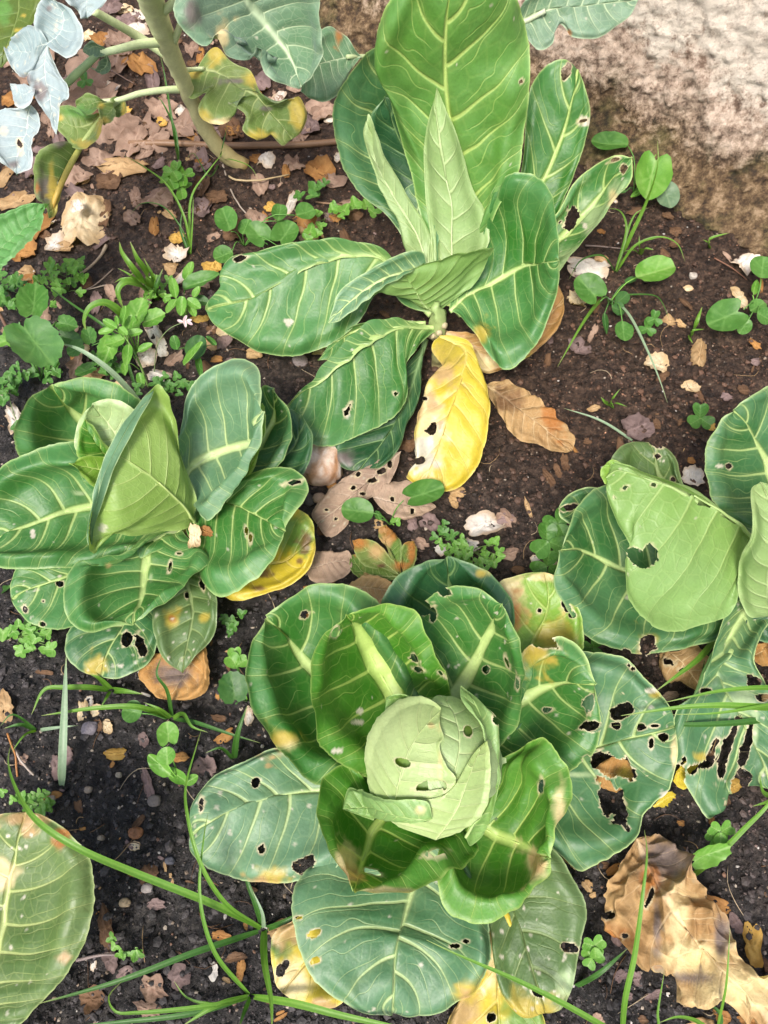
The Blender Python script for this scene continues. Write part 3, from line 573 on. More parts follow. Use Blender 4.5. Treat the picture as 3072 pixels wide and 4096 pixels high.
leaf(A, [(900,1262,0),(985,1150,0),(1050,1040,0),(1110,880,0),(1180,700,0),(1228,610,0)], [(640,1170,0),(600,1110,0),(760,1010,0),(900,985,0),(990,930,0),(1050,850,0),(1110,740,0),(1170,660,0)], [(1050,1215,0),(1170,1120,0),(1230,1000,0),(1250,850,0),(1245,700,0)],
     'head', name='wrapper_leaf', onto=onto_head(1.10), yel=[(830,1060,60,'c',40)], **HK)
hw_ = dict(fr='2', ruffle=.003, rnd=.5, rib=.6, vw=.8, puck=.0005, net=.15)
leaf(A, [(880,1120,0),(650,1085,0),(480,1045,0),(285,1055,0)], [(820,1120,0),(740,1135,0),(560,1140,0),(420,1105,0)], [(850,1005,0),(760,985,0),(560,985,0),(430,955,0),(325,915,0)], 'under', name='wrapper_leaf', onto=onto_head(1.14), yel=[(800,1060,40,'c',30)], **hw_)
leaf(A, [(1100,1250,10),(1230,1050,13),(1275,800,16),(1260,600,17),(1190,400,17.5),(1065,240,16)], [(1120,1190,10.5),(1200,980,14.5),(1240,780,17),(1225,560,18),(1150,430,18),(1075,330,17.3)], [(1130,1290,8.5),(1210,1230,9.5),(1275,1060,12.5),(1322,880,15),(1325,640,16),(1300,450,16.6),(1180,335,16.6)], 'under', name='wrapper_leaf', holes=[(1310,470,32,22),(1242,960,9)], **hw_)
leaf(A, [(800,370,14.5),(700,345,15),(565,325,14)], [(740,400,13.8),(660,385,13.8),(575,430,13)], [(770,330,15.5),(700,300,15.5),(630,295,15.2)], 'under', name='wrapper_leaf', **hw_)
# ---------------------------------------------------------------- the leafy cabbage beside the weeds
b = ground_at('B', 850, 905)
B = thing('cabbage_plant', 'leafy headless cabbage with a yellow leaf under it, tall pale leaf folded over its heart', 'cabbage', b, 'cabbages growing in the bed')
tube_obj('stem', [b + (0, 0, -.02), b + (0, 0, .03), b + (.005, .005, .07)], [.015, .013, .018], (.35, .38, .2), B, col2=(.36, .44, .2), knob=.003)
leaf(B, [(880,850,3),(1150,980,3.6),(1320,1000,4.2),(1495,900,5)], [(1150,850,4),(1300,780,5),(1410,757,5.6),(1480,810,5.6)], [(1000,1080,3),(1090,1182,3),(1240,1158,3),(1370,1118,3.6),(1455,1050,4.2),(1492,960,4.8)], 'yel', 'B', label='yellow old leaf with brown flecks', yel=[(1380,850,130,'g',90),(1250,1060,30,'b',16),(1420,1000,14,'b'),(1230,1130,40,'b',14),(1450,900,20,'b',40)], specks=0, wax=.3)
leaf(B, [(800,950,3),(400,1035,4),(250,1085,4.6),(120,1135,4),(52,1180,3.2)], [(600,1150,3),(350,1312,3.6),(250,1325,3.2),(150,1297,2.8),(85,1245,2.8)], [(600,980,4),(340,1005,5),(180,1018,5.2),(75,1030,4.4),(48,1100,3.8)], 'mid', 'B', specks=34, holes=[(120,1230,10,14),(203,1300,14,11),(287,1108,13),(205,1190,4)], vw=1.2)
leaf(B, [(800,950,2.5),(620,1200,3.6),(545,1340,4),(500,1450,3),(480,1548,2)], [(800,1200,3),(745,1400,3.2),(700,1490,2.6),(620,1535,2.2),(550,1558,2)], [(500,1200,3),(330,1310,3.6),(303,1400,3.2),(328,1475,2.7),(400,1528,2.2)], 'out', 'B', specks=30, yel=[(460,1500,50,'y',40)], holes=[(600,1372,24,36),(665,1400,22,60,-15)])
leaf(B, [(850,950,3),(890,1150,4),(900,1250,4.6),(880,1400,4),(865,1532,3)], [(950,1050,4),(1025,1150,5),(1030,1260,5),(1005,1350,4.6),(930,1450,3.8)], [(780,1100,4),(725,1230,4),(733,1350,4),(775,1465,3.6)], 'dull', 'B', specks=26, yel=[(810,1280,46,'y',44),(815,1275,22,'r',20),(970,1265,22,'y')], holes=[(965,1100,12,34,-5),(885,1165,10,14)], vw=1.1)
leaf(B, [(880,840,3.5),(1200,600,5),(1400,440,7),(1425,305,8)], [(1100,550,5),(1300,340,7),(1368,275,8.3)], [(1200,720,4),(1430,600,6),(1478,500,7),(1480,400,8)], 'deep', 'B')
leaf(B, [(880,830,4),(1150,560,7),(1290,330,10),(1300,183,12.6)], [(1050,550,7),(1200,300,10),(1240,180,12.6),(1265,168,13)], [(1100,680,6),(1310,560,8),(1367,430,10),(1374,330,11.6),(1345,240,12.6)], 'out', 'B', zk=(.82, 1.12), wax=.6, specks=4)
leaf(B, [(860,850,4),(600,520,7),(360,320,9),(310,265,11),(245,175,13)], [(600,750,5),(300,600,7),(100,500,10),(78,420,12),(98,320,13),(135,245,13.6),(185,200,13.6)], [(800,500,7),(700,290,10),(640,220,12),(560,168,13.6),(470,142,14),(370,138,14),(300,152,13.8)], 'mid', 'B', zk=(.82, 1.12), vw=1.1)
leaf(B, [(870,840,4),(600,770,5.6),(430,740,7),(200,785,8),(60,850,7),(-40,905,6)], [(750,950,4.6),(560,1000,5),(430,1032,5.6),(330,1024,6),(180,1030,6.6),(30,1032,6.6),(-60,1000,6.2)], [(700,650,7),(550,500,9),(440,455,10.6),(340,450,11.6),(230,465,11.6),(110,498,11),(0,560,9.6),(-70,680,8)], 'mid', 'B', zk=(.82, 1.12), specks=8, yel=[(155,870,12,'w',26),(380,680,30,'p',12)], wax=.55, vw=1.2, ruffle=.006)
leaf(B, [(880,840,4),(980,740,5),(1100,735,6.6),(1240,800,8),(1350,860,9.6)], [(1000,680,6),(1130,610,8),(1230,572,9.6),(1340,558,10.6),(1428,600,11),(1437,690,11),(1395,780,10.6)], [(920,960,4.6),(950,1080,5.6),(1020,1157,6.6),(1110,1142,7.6),(1200,1087,8.6),(1292,1000,9.6),(1335,930,9.8)], 'mid', 'B', zk=(.82, 1.12), specks=6, holes=[(1387,628,30,8,-8),(1168,855,8,20,-10),(1188,890,6,18)], bulge=.9, vw=1.15)
leaf(B, [(900,830,3.6),(1110,645,6.5),(1218,460,10),(1256,270,13)], [(1000,690,4),(1150,520,7.5),(1215,360,11),(1240,250,13)], [(1000,800,4),(1130,652,7),(1213,540,9),(1262,390,11.6)], 'lime', 'B')
leaf(B, [(880,800,5),(872,580,8.6),(960,500,10.6),(1080,450,12.6),(1170,420,14),(1243,290,16.6)], [(845,480,9),(865,330,12),(888,210,14),(950,118,15.6),(1060,53,16.6),(1140,40,17),(1205,88,17),(1237,190,16.8)], [(900,660,6.6),(940,780,7.2),(982,805,8.2),(1060,700,10.6),(1130,600,12.6),(1190,490,14.2),(1232,390,15.6)], 'blue', 'B', zk=(.82, 1.12), wax=.45, rib=1.3)
leaf(B, [(860,850,4),(720,890,5),(680,980,6),(655,1120,7),(645,1220,7),(625,1295,7)], [(900,900,5),(960,960,6),(1007,983,7),(940,1060,7.6),(850,1140,7.6),(750,1217,7.6),(690,1262,7.4)], [(700,900,6),(560,980,7),(440,1010,8),(350,1028,8.6),(308,1120,8.6),(301,1200,8.2),(335,1292,7.6),(410,1333,7.2),(500,1320,7)], 'mid', 'B', zk=(.82, 1.12), holes=[(806,1027,9,20,10),(850,965,10,5)], yel=[(715,1080,12,'p',22),(515,1020,12,'t')], wax=.6, specks=3, rib=1.3, vw=1.1)
# the heart
leaf(B, [(760,640,8),(640,500,10),(560,380,12.4),(530,300,14)], [(620,620,8),(520,480,11),(490,380,13)], [(760,480,9),(680,370,12),(610,300,14)], 'deep', 'B', name='heart_leaf')
leaf(B, [(700,600,10),(560,420,13),(470,300,15),(435,258,16)], [(520,600,11),(420,500,13),(358,470,14),(366,360,15),(398,290,16)], [(720,420,12),(665,330,14),(625,275,15.6),(545,235,16.4),(480,242,16.4)], 'pale', 'B', name='heart_leaf', wax=.3, bulge=-.6, net=.12)
leaf(B, [(640,650,9),(520,520,12),(440,420,14.2),(400,330,15.4)], [(560,680,9),(430,560,13),(360,490,14.6),(370,400,15.4)], [(620,560,11),(500,450,13.6),(440,360,15.2)], 'in', 'B', name='heart_leaf', bulge=.3)
leaf(B, [(640,650,9),(500,575,13),(325,540,15)], [(560,690,10),(450,665,13),(390,605,14.6)], [(580,560,11),(500,506,14),(410,502,15.6)], 'lime', 'B', name='heart_leaf', net=.15)
leaf(B, [(915,815,5),(830,720,9),(740,640,12.6),(620,545,16),(515,470,18)], [(880,848,6),(760,860,8),(640,882,10),(530,874,12),(430,962,12.4),(408,880,14),(432,740,16),(468,600,17.6)], [(932,720,8),(902,620,10),(857,500,13),(837,330,16),(802,220,17.6),(745,166,18.6),(700,200,18.8),(640,285,18.8),(575,385,18.6)], 'lime2', 'B', name='heart_leaf', under=True, bulge=-1.8, label='tall pale leaf folded over the heart', yel=[(490,840,14,'w',8)], vw=.8, net=.15, wax=.3, rim=.3)
leaf(B, [(430,940,12.2),(440,780,15.4),(490,600,18),(590,400,19.2),(690,230,19.2),(735,165,18.8)], [(412,900,12.4),(412,850,14.2),(438,720,16.6),(500,520,18.4),(570,385,19.2),(650,265,19.3),(700,195,19)], [(450,880,12.2),(470,760,15),(530,580,17.8),(630,380,19),(720,220,19)], 'blue', 'B', name='heart_leaf', rib=.1, nlat=1, net=.0, ruffle=.002, wax=.7, vw=.25, roll=.02)
# ---------------------------------------------------------------- the tall cabbage in front of the wall
b = ground_at('C2', 1062, 610)
C_ = thing('cabbage_plant', 'tall upright cabbage with long leaves standing before the wall and a drooping yellow leaf', 'cabbage', b, 'cabbages growing in the bed')
j = un('C2', [(1050, 400, 7.5)])[0]
tube_obj('stem', [b + (0, 0, -.02), lerp(b, j, .35) + (.004, 0, 0), lerp(b, j, .7), j, j + (-.002, .004, .02)], [.014, .0125, .0115, .012, .004], (.20, .15, .08), C_, col2=(.26, .36, .13), knob=.006, seed=4, n=14, m=30)
for k, a in enumerate((.2, .9, 1.9, 3.0, 3.9, 4.8, 5.6)):
    q = lerp(b, j, .25 + .1*k); tube_obj('leaf_scar', [q + (math.cos(a)*.006, math.sin(a)*.006, 0), q + (math.cos(a)*.014, math.sin(a)*.014, .004)], [.006, .0042], (.30, .26, .14), C_, col2=(.42, .36, .22), n=8)
leaf(C_, [(1080,470,5),(1300,560,4),(1480,470,3.6),(1612,320,3.6)], [(1300,480,4),(1450,380,4),(1580,262,4.4)], [(1180,600,3),(1260,655,2),(1380,618,2.4),(1480,562,2.6),(1592,440,3)], 'rust', 'C2', label='withered orange leaf', yel=[(1270,610,70,'c',50),(1430,590,60,'y',30)], fold=.004, serr=.05)
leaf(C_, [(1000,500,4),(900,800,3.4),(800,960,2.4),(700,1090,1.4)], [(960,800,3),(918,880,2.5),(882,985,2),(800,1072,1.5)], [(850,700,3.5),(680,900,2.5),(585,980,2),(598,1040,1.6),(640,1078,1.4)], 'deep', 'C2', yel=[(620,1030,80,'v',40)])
leaf(C_, [(1000,430,6),(800,440,6.4),(650,480,6),(520,595,5)], [(850,500,5.6),(650,570,5),(580,590,5)], [(850,425,6.6),(700,438,6.6),(585,500,5.6)], 'mid', 'C2')
leaf(C_, [(1060,490,6),(1170,540,8),(1150,680,8.6),(1090,860,7),(1030,1050,4),(990,1168,2)], [(1180,503,7.6),(1228,580,8),(1267,690,7),(1280,830,6),(1264,970,4.6),(1227,1070,3.4),(1160,1152,2.2),(1080,1180,1.8)], [(1030,560,6),(1070,630,7),(1020,680,6.6),(983,760,5.8),(953,860,5),(948,960,4),(953,1060,3),(910,1112,2.2)], 'yel', 'C2', label='drooping bright yellow leaf with a dried side', yel=[(1000,900,70,'c',320),(980,1000,60,'w',90),(1080,650,70,'t',60),(1100,560,60,'y',60),(960,820,40,'t',60),(1020,780,30,'t',60)], holes=[(1028,900,16,30,15),(975,1045,22,14,-20),(995,768,14,10)], wax=.4, fold=.0015)
leaf(C_, [(1070,450,6),(930,440,8.6),(780,460,10),(640,555,9.2),(530,660,7.6),(440,750,6.2),(380,808,5)], [(980,525,6.6),(925,610,6.6),(924,700,5.6),(912,780,4.6),(852,852,4),(760,908,3.6),(670,948,3.2),(560,980,3.2),(490,968,3.5),(425,885,4.3)], [(950,430,8),(840,430,9),(735,462,9),(615,570,8.2),(498,685,7),(418,757,6)], 'mid', 'C2', specks=12, yel=[(650,825,16,'w',30)], holes=[(652,822,8,26,25),(865,745,8)], pleat=.0012, wax=.45)
leaf(C_, [(1030,390,7),(900,230,10),(800,130,12.6),(650,92,14),(500,137,13.6),(350,227,12),(200,322,9.6),(20,372,6)], [(900,350,8),(800,260,10),(760,330,9),(700,430,7),(600,517,5.6),(500,563,4.6),(400,583,4.2),(250,562,4.2),(130,482,4.4),(58,422,5.2)], [(880,170,11),(780,92,13),(600,62,14),(400,78,13.6),(250,112,12),(130,148,10.6),(93,200,9.6),(105,265,8.6),(55,312,7.4)], 'mid', 'C2', holes=[(182,148,22,10,-15)], yel=[(400,430,14,'w',12)], specks=6, wax=.5, vw=1.0, pleat=.0008)
# standing leaves
leaf(C_, [(520,1080,8),(590,800,14),(540,450,25),(515,250,32),(525,30,39),(540,-110,43)], [(460,900,12),(390,600,20),(300,300,29),(263,150,34),(298,40,38),(370,-60,41),(450,-105,43)], [(620,900,12),(700,740,18),(772,600,22.6),(802,430,27),(814,280,32),(802,120,36),(766,0,40),(690,-80,42.6)], 'tall', 'C', label='tallest broad upright leaf', wax=.75, vw=1.0, rib=.9, specks=6, bulge=.8, holes=[(785,289,5)])
leaf(C_, [(540,1080,8),(700,850,12),(860,640,17),(935,460,22),(970,330,25.6),(985,245,27)], [(600,950,10),(740,750,15),(785,600,18),(803,430,22.6),(826,290,26),(878,230,28),(938,208,28.6)], [(680,1000,9),(880,830,12.6),(922,740,14.6),(962,640,17.6),(1002,520,21),(1028,410,24),(1012,310,26.6)], 'mid', 'C', holes=[(945,252,15,34,25),(1005,428,14,5,-15)], yel=[(1008,430,24,'w',22)], wax=.4, bulge=-.4)
leaf(C_, [(560,1110,7),(800,930,10),(930,830,12),(1040,710,15),(1120,620,18),(1178,556,20)], [(750,850,11),(900,760,14),(943,700,15.6),(982,638,17),(1060,573,19),(1130,545,20.6)], [(760,1040,8),(900,985,10),(932,950,11),(988,885,13),(1062,790,15.6),(1124,710,17.6),(1175,630,19.4)], 'mid', 'C', specks=16, yel=[(1050,790,60,'p',90),(960,930,60,'p',80),(1120,690,40,'p',70),(1110,700,14,'c',30),(1010,800,12,'w',16)], holes=[(1115,566,13,6,-20),(1146,598,9,15),(958,782,20,34,15)], rim=.9)
leaf(C_, [(480,1050,9),(420,750,14),(350,480,20),(320,300,26),(312,152,31)], [(400,900,10),(310,767,13),(218,692,15),(148,582,18.6),(120,460,22),(132,350,25.6),(187,245,28.6),(248,178,30.6)], [(500,850,14),(455,640,19),(447,480,24),(482,330,28),(458,230,31),(402,163,32)], 'out', 'C', wax=.55)
leaf(C_, [(470,1000,9),(420,700,15),(350,500,21),(300,340,26)], [(400,850,12),(320,650,16),(268,500,20),(253,400,24.6)], [(470,800,14),(450,640,18),(422,490,22),(392,405,24),(340,350,26)], 'deep', 'C', name='heart_leaf')
leaf(C_, [(450,960,10),(420,800,14),(412,643,18)], [(400,830,13),(368,670,17)], [(465,800,14),(447,655,18)], 'blue', 'C', name='heart_leaf')
leaf(C_, [(490,1040,9),(420,860,13),(335,700,18),(275,560,22.4),(242,405,27)], [(400,950,11),(365,870,14),(348,790,16),(294,680,19),(243,550,22.6),(226,470,25.6)], [(480,900,12.4),(450,800,15),(382,690,18.6),(313,570,23),(278,480,26)], 'pale', 'C', name='heart_leaf', under=True, bulge=-.7, net=.15, rib=.4, wax=.8)
leaf(C_, [(510,1060,9),(540,900,12),(535,700,18),(505,480,25),(488,310,30)], [(470,950,11),(462,830,14),(445,700,18),(440,560,22),(454,430,26)], [(600,960,11),(670,860,14),(652,740,17),(607,650,20),(582,560,22.6),(552,465,25.6),(520,390,28)], 'pale', 'C', name='heart_leaf', under=True, bulge=-2.2, label='pale pointed leaf rolled round the heart', rib=.5, net=.15, wax=.25, vw=.8)
leaf(C_, [(530,1100,8),(620,1015,10),(720,950,13),(800,940,15.6),(914,925,18.6)], [(560,1000,9),(640,900,12),(656,780,16),(688,670,20),(750,613,22.6),(820,616,23),(882,665,23),(907,770,21.6),(917,860,20)], [(560,1115,8),(600,1160,8.6),(640,1205,8.6),(680,1265,8),(720,1305,8),(775,1287,8.6),(842,1210,10),(892,1090,13),(914,1000,16)], 'mid', 'C', yel=[(640,1190,26,'y',40)], wax=.6, pleat=.001, vw=1.0, rib=1.0, rnd=.9)
leaf(C_, [(1000,180,12),(800,240,12.6),(680,320,11.6),(568,432,9.6)], [(950,195,15),(820,265,14),(720,340,12.2),(640,400,10.8)], [(990,130,13),(950,110,14),(850,143,14),(740,203,13.6),(618,295,12.2),(588,370,10.8)], 'blue', 'C2', wax=.7, rib=.7)
leaf(C_, [(1045,385,7),(985,330,9),(945,265,11.6),(900,225,14)], [(960,342,8),(850,282,10.6),(800,287,11.6),(745,305,12.6),(820,262,13.8)], [(1120,332,8.6),(1222,252,11),(1272,160,14),(1293,84,17),(1150,130,16.6),(1000,175,15.6)], 'under', 'C2', under=True, bulge=-1.2, wax=.6, vw=.9, rnd=.3)
# ---------------------------------------------------------------- the cabbage with a pointed pale heart (its far half is out of the picture)
jd = un('D', [(1625, 1380, 8)])[0]; b = np.array([jd[0], jd[1], float(gz(jd[0], jd[1]))])
D_ = thing('cabbage_plant', 'blue-green cabbage with a heart-shaped hole in its big folded leaf', 'cabbage', b, 'cabbages growing in the bed')
tube_obj('stem', [b + (0, 0, -.02), b + (0, 0, .04), jd], [.016, .014, .012], (.35, .38, .2), D_, col2=(.36, .44, .2), knob=.003)
leaf(D_, [(1598,-100,6),(1420,200,7),(1290,440,8),(1340,600,8),(1480,850,6.4),(1600,1150,4.4),(1690,1450,2.6)], [(1700,100,6),(1620,250,7),(1560,450,8),(1640,620,7),(1750,800,6),(1800,1100,4),(1770,1350,3)],
     [(1350,100,6.6),(1268,290,7.6),(1228,450,8),(1155,600,7.6),(1045,780,6.6),(948,920,5.6),(925,1150,4.2),(1005,1350,3),(1118,1560,2),(1200,1660,1.6),(1330,1450,2.4),(1520,1400,2.6)], 'out', '1', label='lower leaf shredded into hanging strips', specks=26,
     holes=[(1365,1080,30,190,22),(1488,1130,30,185,14),(1235,1150,24,68,20),(1185,1252,52,24,-10),(1082,1300,36,26),(1300,1290,30,60,10),(1440,1400,62,120,20),(1188,690,44,22),(1560,640,40,45),(1610,740,40,30),(960,1330,60,90,20)],
     yel=[(1150,1200,60,'y',40),(1560,1000,30,'p',160),(1480,760,90,'p',110)], rim=.9, rib=1.3, rnd=.2, wax=.6)
leaf(D_, [(1640,1390,7),(1850,1420,10),(2050,1350,13),(2230,1250,15)], [(1800,1250,11),(1950,1120,15),(2120,1120,17)], [(1800,1600,8),(2000,1640,10),(2180,1500,14)], 'out', 'D')
leaf(D_, [(1640,1400,6),(1780,1650,7),(1900,1900,7),(1980,2080,5)], [(1850,1550,7),(2050,1750,8),(2080,1950,7)], [(1700,1700,6),(1760,1950,6),(1850,2080,5)], 'mid', 'D')
leaf(D_, [(1500,60,6),(1580,190,6.6),(1790,270,6)], [(1620,60,6.6),(1750,150,6.4),(1830,210,6)], [(1480,190,6),(1570,290,5.6),(1700,330,5.6)], 'deep', '1', specks=12, yel=[(1520,200,60,'v',40)])
leaf(D_, [(900,1200,6),(600,1000,8),(362,985,8.6)], [(650,1150,7),(420,1082,8),(362,1025,8.4)], [(700,900,8),(560,848,9),(450,880,9),(393,935,9)], 'out', 'D', holes=[(432,975,58,18,-12)], rim=.8)
leaf(D_, [(1600,1350,5),(1250,1000,7),(1010,800,8),(960,660,9),(925,566,9.6)], [(1200,1150,6),(900,900,8),(698,780,9),(688,680,9.6),(750,598,10),(840,563,10)], [(1450,1050,6.6),(1200,930,8),(1142,860,8.6),(1112,760,9.2),(1093,680,9.6),(1040,613,9.8)], 'dull', 'D', specks=12, holes=[(980,657,13,10),(970,585,42,18,25),(1070,805,16,22)], wax=.7, net=.2)
leaf(D_, [(1600,1450,7),(1200,1450,7.6),(780,1340,8),(640,1280,8.6),(500,1235,10),(392,1240,11.6)], [(1450,1750,5),(1200,1835,4.6),(1000,1875,4.6),(862,1885,5),(740,1855,5.6),(608,1803,6.2),(508,1712,7.2),(428,1592,8.6),(368,1492,10),(354,1400,11)],
     [(1400,1150,10),(1000,900,11),(750,832,12),(630,843,12.6),(558,880,13),(488,960,13),(436,1060,12.8),(406,1150,12.4)], 'out', 'D', label='broad dark leaf with a browned edge', specks=12, yel=[(925,1790,70,'y',45),(900,1830,50,'t',50)], holes=[(778,1870,24,18),(915,1830,46,50,30)], wax=.35, vw=1.1)
leaf(D_, [(1650,1400,8),(1760,1000,11),(1720,750,14),(1620,560,17),(1455,375,20)], [(1560,1200,10),(1450,1060,12),(1338,972,13.6),(1283,830,15),(1264,680,16.6),(1298,560,18),(1348,468,19),(1392,410,19.8)],
     [(1850,1100,12),(1900,700,16),(1850,400,19),(1700,220,21),(1600,255,21),(1518,305,20.8)], 'out', 'D', holes=[(1410,718,18,15)], yel=[(1360,720,26,'w',12)], wax=.5, vw=1.1)
leaf(D_, [(1760,1500,9),(1800,1250,15),(1790,1000,21),(1740,850,25)], [(1640,1400,12),(1600,1150,18),(1600,950,23),(1650,850,25)], [(1900,1400,12),(1950,1100,18),(1880,900,23)], 'pale', 'D', name='heart_leaf', under=True, bulge=-1)
leaf(D_, [(1680,1645,8),(1640,1500,12),(1660,1250,18),(1680,1000,23),(1610,812,27)], [(1560,1665,8.6),(1498,1585,10),(1463,1470,12),(1463,1350,14),(1508,1240,17),(1555,1130,20),(1561,1000,22.6),(1549,900,25),(1557,835,26.6)],
     [(1780,1600,9),(1830,1450,12),(1850,1200,17),(1800,950,23),(1720,830,26.4)], 'pale', 'D', name='heart_leaf', under=True, bulge=-1.2, label='pale blue-white heart leaf', net=.12, wax=.5, rib=.7)
leaf(D_, [(1600,1300,8),(1525,1172,12),(1450,1088,14),(1300,985,16),(1100,876,18),(900,796,19),(720,745,19.6),(655,790,19)], [(1500,1235,11),(1457,1310,11),(1459,1420,11),(1470,1540,10.6),(1420,1652,10),(1300,1693,10.6),(1200,1723,11),(1080,1748,11.6),(970,1723,12.6),(898,1662,13.6),(838,1592,14.6),(793,1490,15.6),(778,1300,16.6),(786,1150,17),(740,1060,18),(688,960,18.6),(655,850,19)],
     [(1560,1180,12),(1537,1130,13.6),(1470,1056,15),(1350,976,16.6),(1150,856,18.4),(1000,796,19),(850,746,19.6),(760,700,19.8),(698,682,19.8)], 'under', 'D', under=True, rnd=.0, bulge=-.8, label='big folded leaf with a heart-shaped hole', wax=.55, vw=.9, net=.25, specks=8,
     holes=[(850,1270,52,46),(915,1265,45,50),(885,1305,42,42),(775,850,20,9,-30),(950,832,11),(705,912,9)], rib=.9)
leaf(D_, [(900,900,17),(760,760,18.6),(660,700,19.2)], [(760,840,18),(650,830,18.6),(622,740,18.8)], [(780,720,19),(690,678,19.4)], 'lime', 'D', rib=.3)
# ---------------------------------------------------------------- a cabbage whose one leaf reaches into the picture
b = ground_at('F', -150, 2150)
F_ = thing('cabbage_plant', 'cabbage leaf with a browned tip and white flecks, reaching over the bare black soil', 'cabbage', b, 'cabbages growing in the bed')
jt = un('F', [(-150, 2000, 8)])[0]
tube_obj('stem', [b + (0, 0, -.02), lerp(b, jt, .5), jt], [.015, .013, .016], (.35, .38, .2), F_, knob=.003)
leaf(F_, [(-150,2000,8),(-80,1600,10),(-20,1250,11),(60,1040,11.6),(130,830,12)], [(-400,1800,9),(-450,1400,11),(-300,1050,12),(-150,900,12.6),(0,843,12.6)],
     [(50,1950,9),(200,1812,10),(332,1662,11),(412,1512,11.6),(457,1320,12),(464,1170,12),(432,1050,12),(362,958,12),(270,878,12),(190,838,12)], 'aged', 'F', specks=34, yel=[(300,980,60,'r',40),(130,860,150,'t',40),(330,930,60,'r',26),(150,930,60,'t',40),(335,1570,34,'t',24),(40,950,16,'w',12),(160,945,14,'w',12),(60,1010,10,'w',9),(20,1150,60,'c',100)], vw=1.1, wax=.7, net=.15)
leaf(F_, [(-150,2000,8),(-300,2200,9),(-500,2400,8)], [(-300,2400,9),(-420,2480,8)], [(-400,2050,9),(-560,2200,8)], 'mid', 'F')
# ---------------------------------------------------------------- the kale and its neighbour behind the tall cabbage
KW = dict(net=.12, rib=.55, ruffle=.005, crumple=.004, puck=.0005, serr=.04, vw=.8)
b = ground_at('E', 1060, 722)
E_ = thing('kale_plant', 'leggy blue-grey kale with a thick pale bent stem and yellowing lower leaves', 'kale', b)
sp = [(1060,722,-1),(960,655,2),(890,560,6.5),(830,440,12.5),(770,300,19.5),(715,170,26),(660,20,33),(615,-130,40)]
tube_obj('stem', un('E', sp), [.013, .014, .0125, .0125, .014, .0155, .0165, .0165], (.34, .24, .09), E_, col2=(.66, .70, .40), n=12, knob=.0015, m=50, cp=.5)
def petiole(pts, rad, fr='E', col=(.58, .67, .38), c2=None, root=E_): return tube_obj('petiole', un(fr, pts), rad, col, root, col2=c2, n=8)
petiole([(745,255,21),(600,160,25),(480,90,29),(400,45,31.5)], [.007, .006, .0055, .005])
petiole([(715,182,25.6),(610,190,27),(520,210,28),(430,232,28)], [.0065, .006, .005, .0045])
petiole([(420,235,28),(340,310,27.5),(250,370,28),(180,180,33)], [.0045, .005, .004, .003], col=(.3, .42, .2))
petiole([(795,385,15),(700,390,16.6),(600,405,17.2),(520,430,17.2),(420,440,17.4)], [.006, .005, .0045, .004, .003])
petiole([(690,60,31),(740,20,34),(800,-60,38)], [.006, .005, .0045]); petiole([(750,185,25.4),(775,120,29),(800,50,33),(900,-60,38.5),(1000,-115,40)], [.005, .0045, .004, .0045, .005])
petiole([(780,305,19),(830,300,17),(880,296,16.2)], [.004, .0035, .003])
petiole([(345,640,15.6),(300,720,15.2),(250,830,14.2),(215,930,12)], [.004, .0045, .004, .003], col=(.42, .45, .12), c2=(.45, .25, .04))
petiole([(620,-140,40),(400,-200,36),(150,-180,24),(70,-140,20)], [.006, .005, .005, .005])
petiole([(470,470,17),(400,560,16.6),(345,640,15.6)], [.003, .0035, .004], col=(.35, .42, .15))
lobed(E_, [([(380,370,33),(450,260,34),(500,130,35),(430,-10,36)], [(310,280,33.6),(283,190,34.6),(298,90,35.6),(338,0,36)], [(480,450,33),(560,487,32.6),(642,440,33),(684,310,34),(652,200,35),(582,100,36),(500,25,36.3)]),
           ([(400,360,33),(250,400,33),(150,420,32),(52,400,31.6)], [(330,500,31.6),(200,645,30),(108,570,30),(66,490,31)], [(350,270,34),(280,212,34),(210,207,34),(128,300,33),(76,350,32)]),
           ([(390,350,33),(350,600,31),(400,850,29),(472,1115,26)], [(430,470,32),(495,620,31),(563,720,30),(563,810,29.6),(502,860,29),(490,980,27.6)], [(300,500,31.6),(218,620,30.6),(238,730,29.6),(330,880,28.6),(420,1000,27)]),
           ([(290,730,30),(180,760,29.6),(86,715,29)], [(250,850,29),(150,892,28.6),(98,800,28.6)], [(220,698,30),(150,688,29.6)])],
      'kale', '3', yel=[(410,70,40,'v',40),(215,660,40,'v',50),(340,760,40,'v',60)], specks=8, **KW)
leaf(E_, [(260,870,27),(190,1050,26.6),(130,1250,25),(150,1455,23)], [(322,950,27),(326,1060,26.6),(272,1160,26),(272,1300,25),(262,1400,24)], [(130,896,27.6),(28,900,27),(-80,1000,26),(-80,1250,25),(0,1342,24.6),(90,1402,23.6)], 'kale', '3', mat='kale', yel=[(30,1090,50,'w',50),(170,1200,24,'w',60),(110,1370,60,'v',40)], holes=[(160,1190,14,30,-20)], specks=14, **KW)
leaf(E_, [(650,1250,15),(540,1430,15),(470,1620,14),(412,1812,12)], [(600,1390,15),(542,1500,14),(482,1680,13),(452,1790,12)], [(560,1178,17),(430,1193,18),(308,1268,17.6),(278,1380,17),(283,1530,16),(308,1652,15),(370,1692,14)], 'kyel', '3', mat='kale', yel=[(380,1560,90,'v',130),(500,1180,80,'v',50),(430,1480,30,'y',160),(310,1560,22,'r',50),(470,1650,40,'y',180)], **KW)
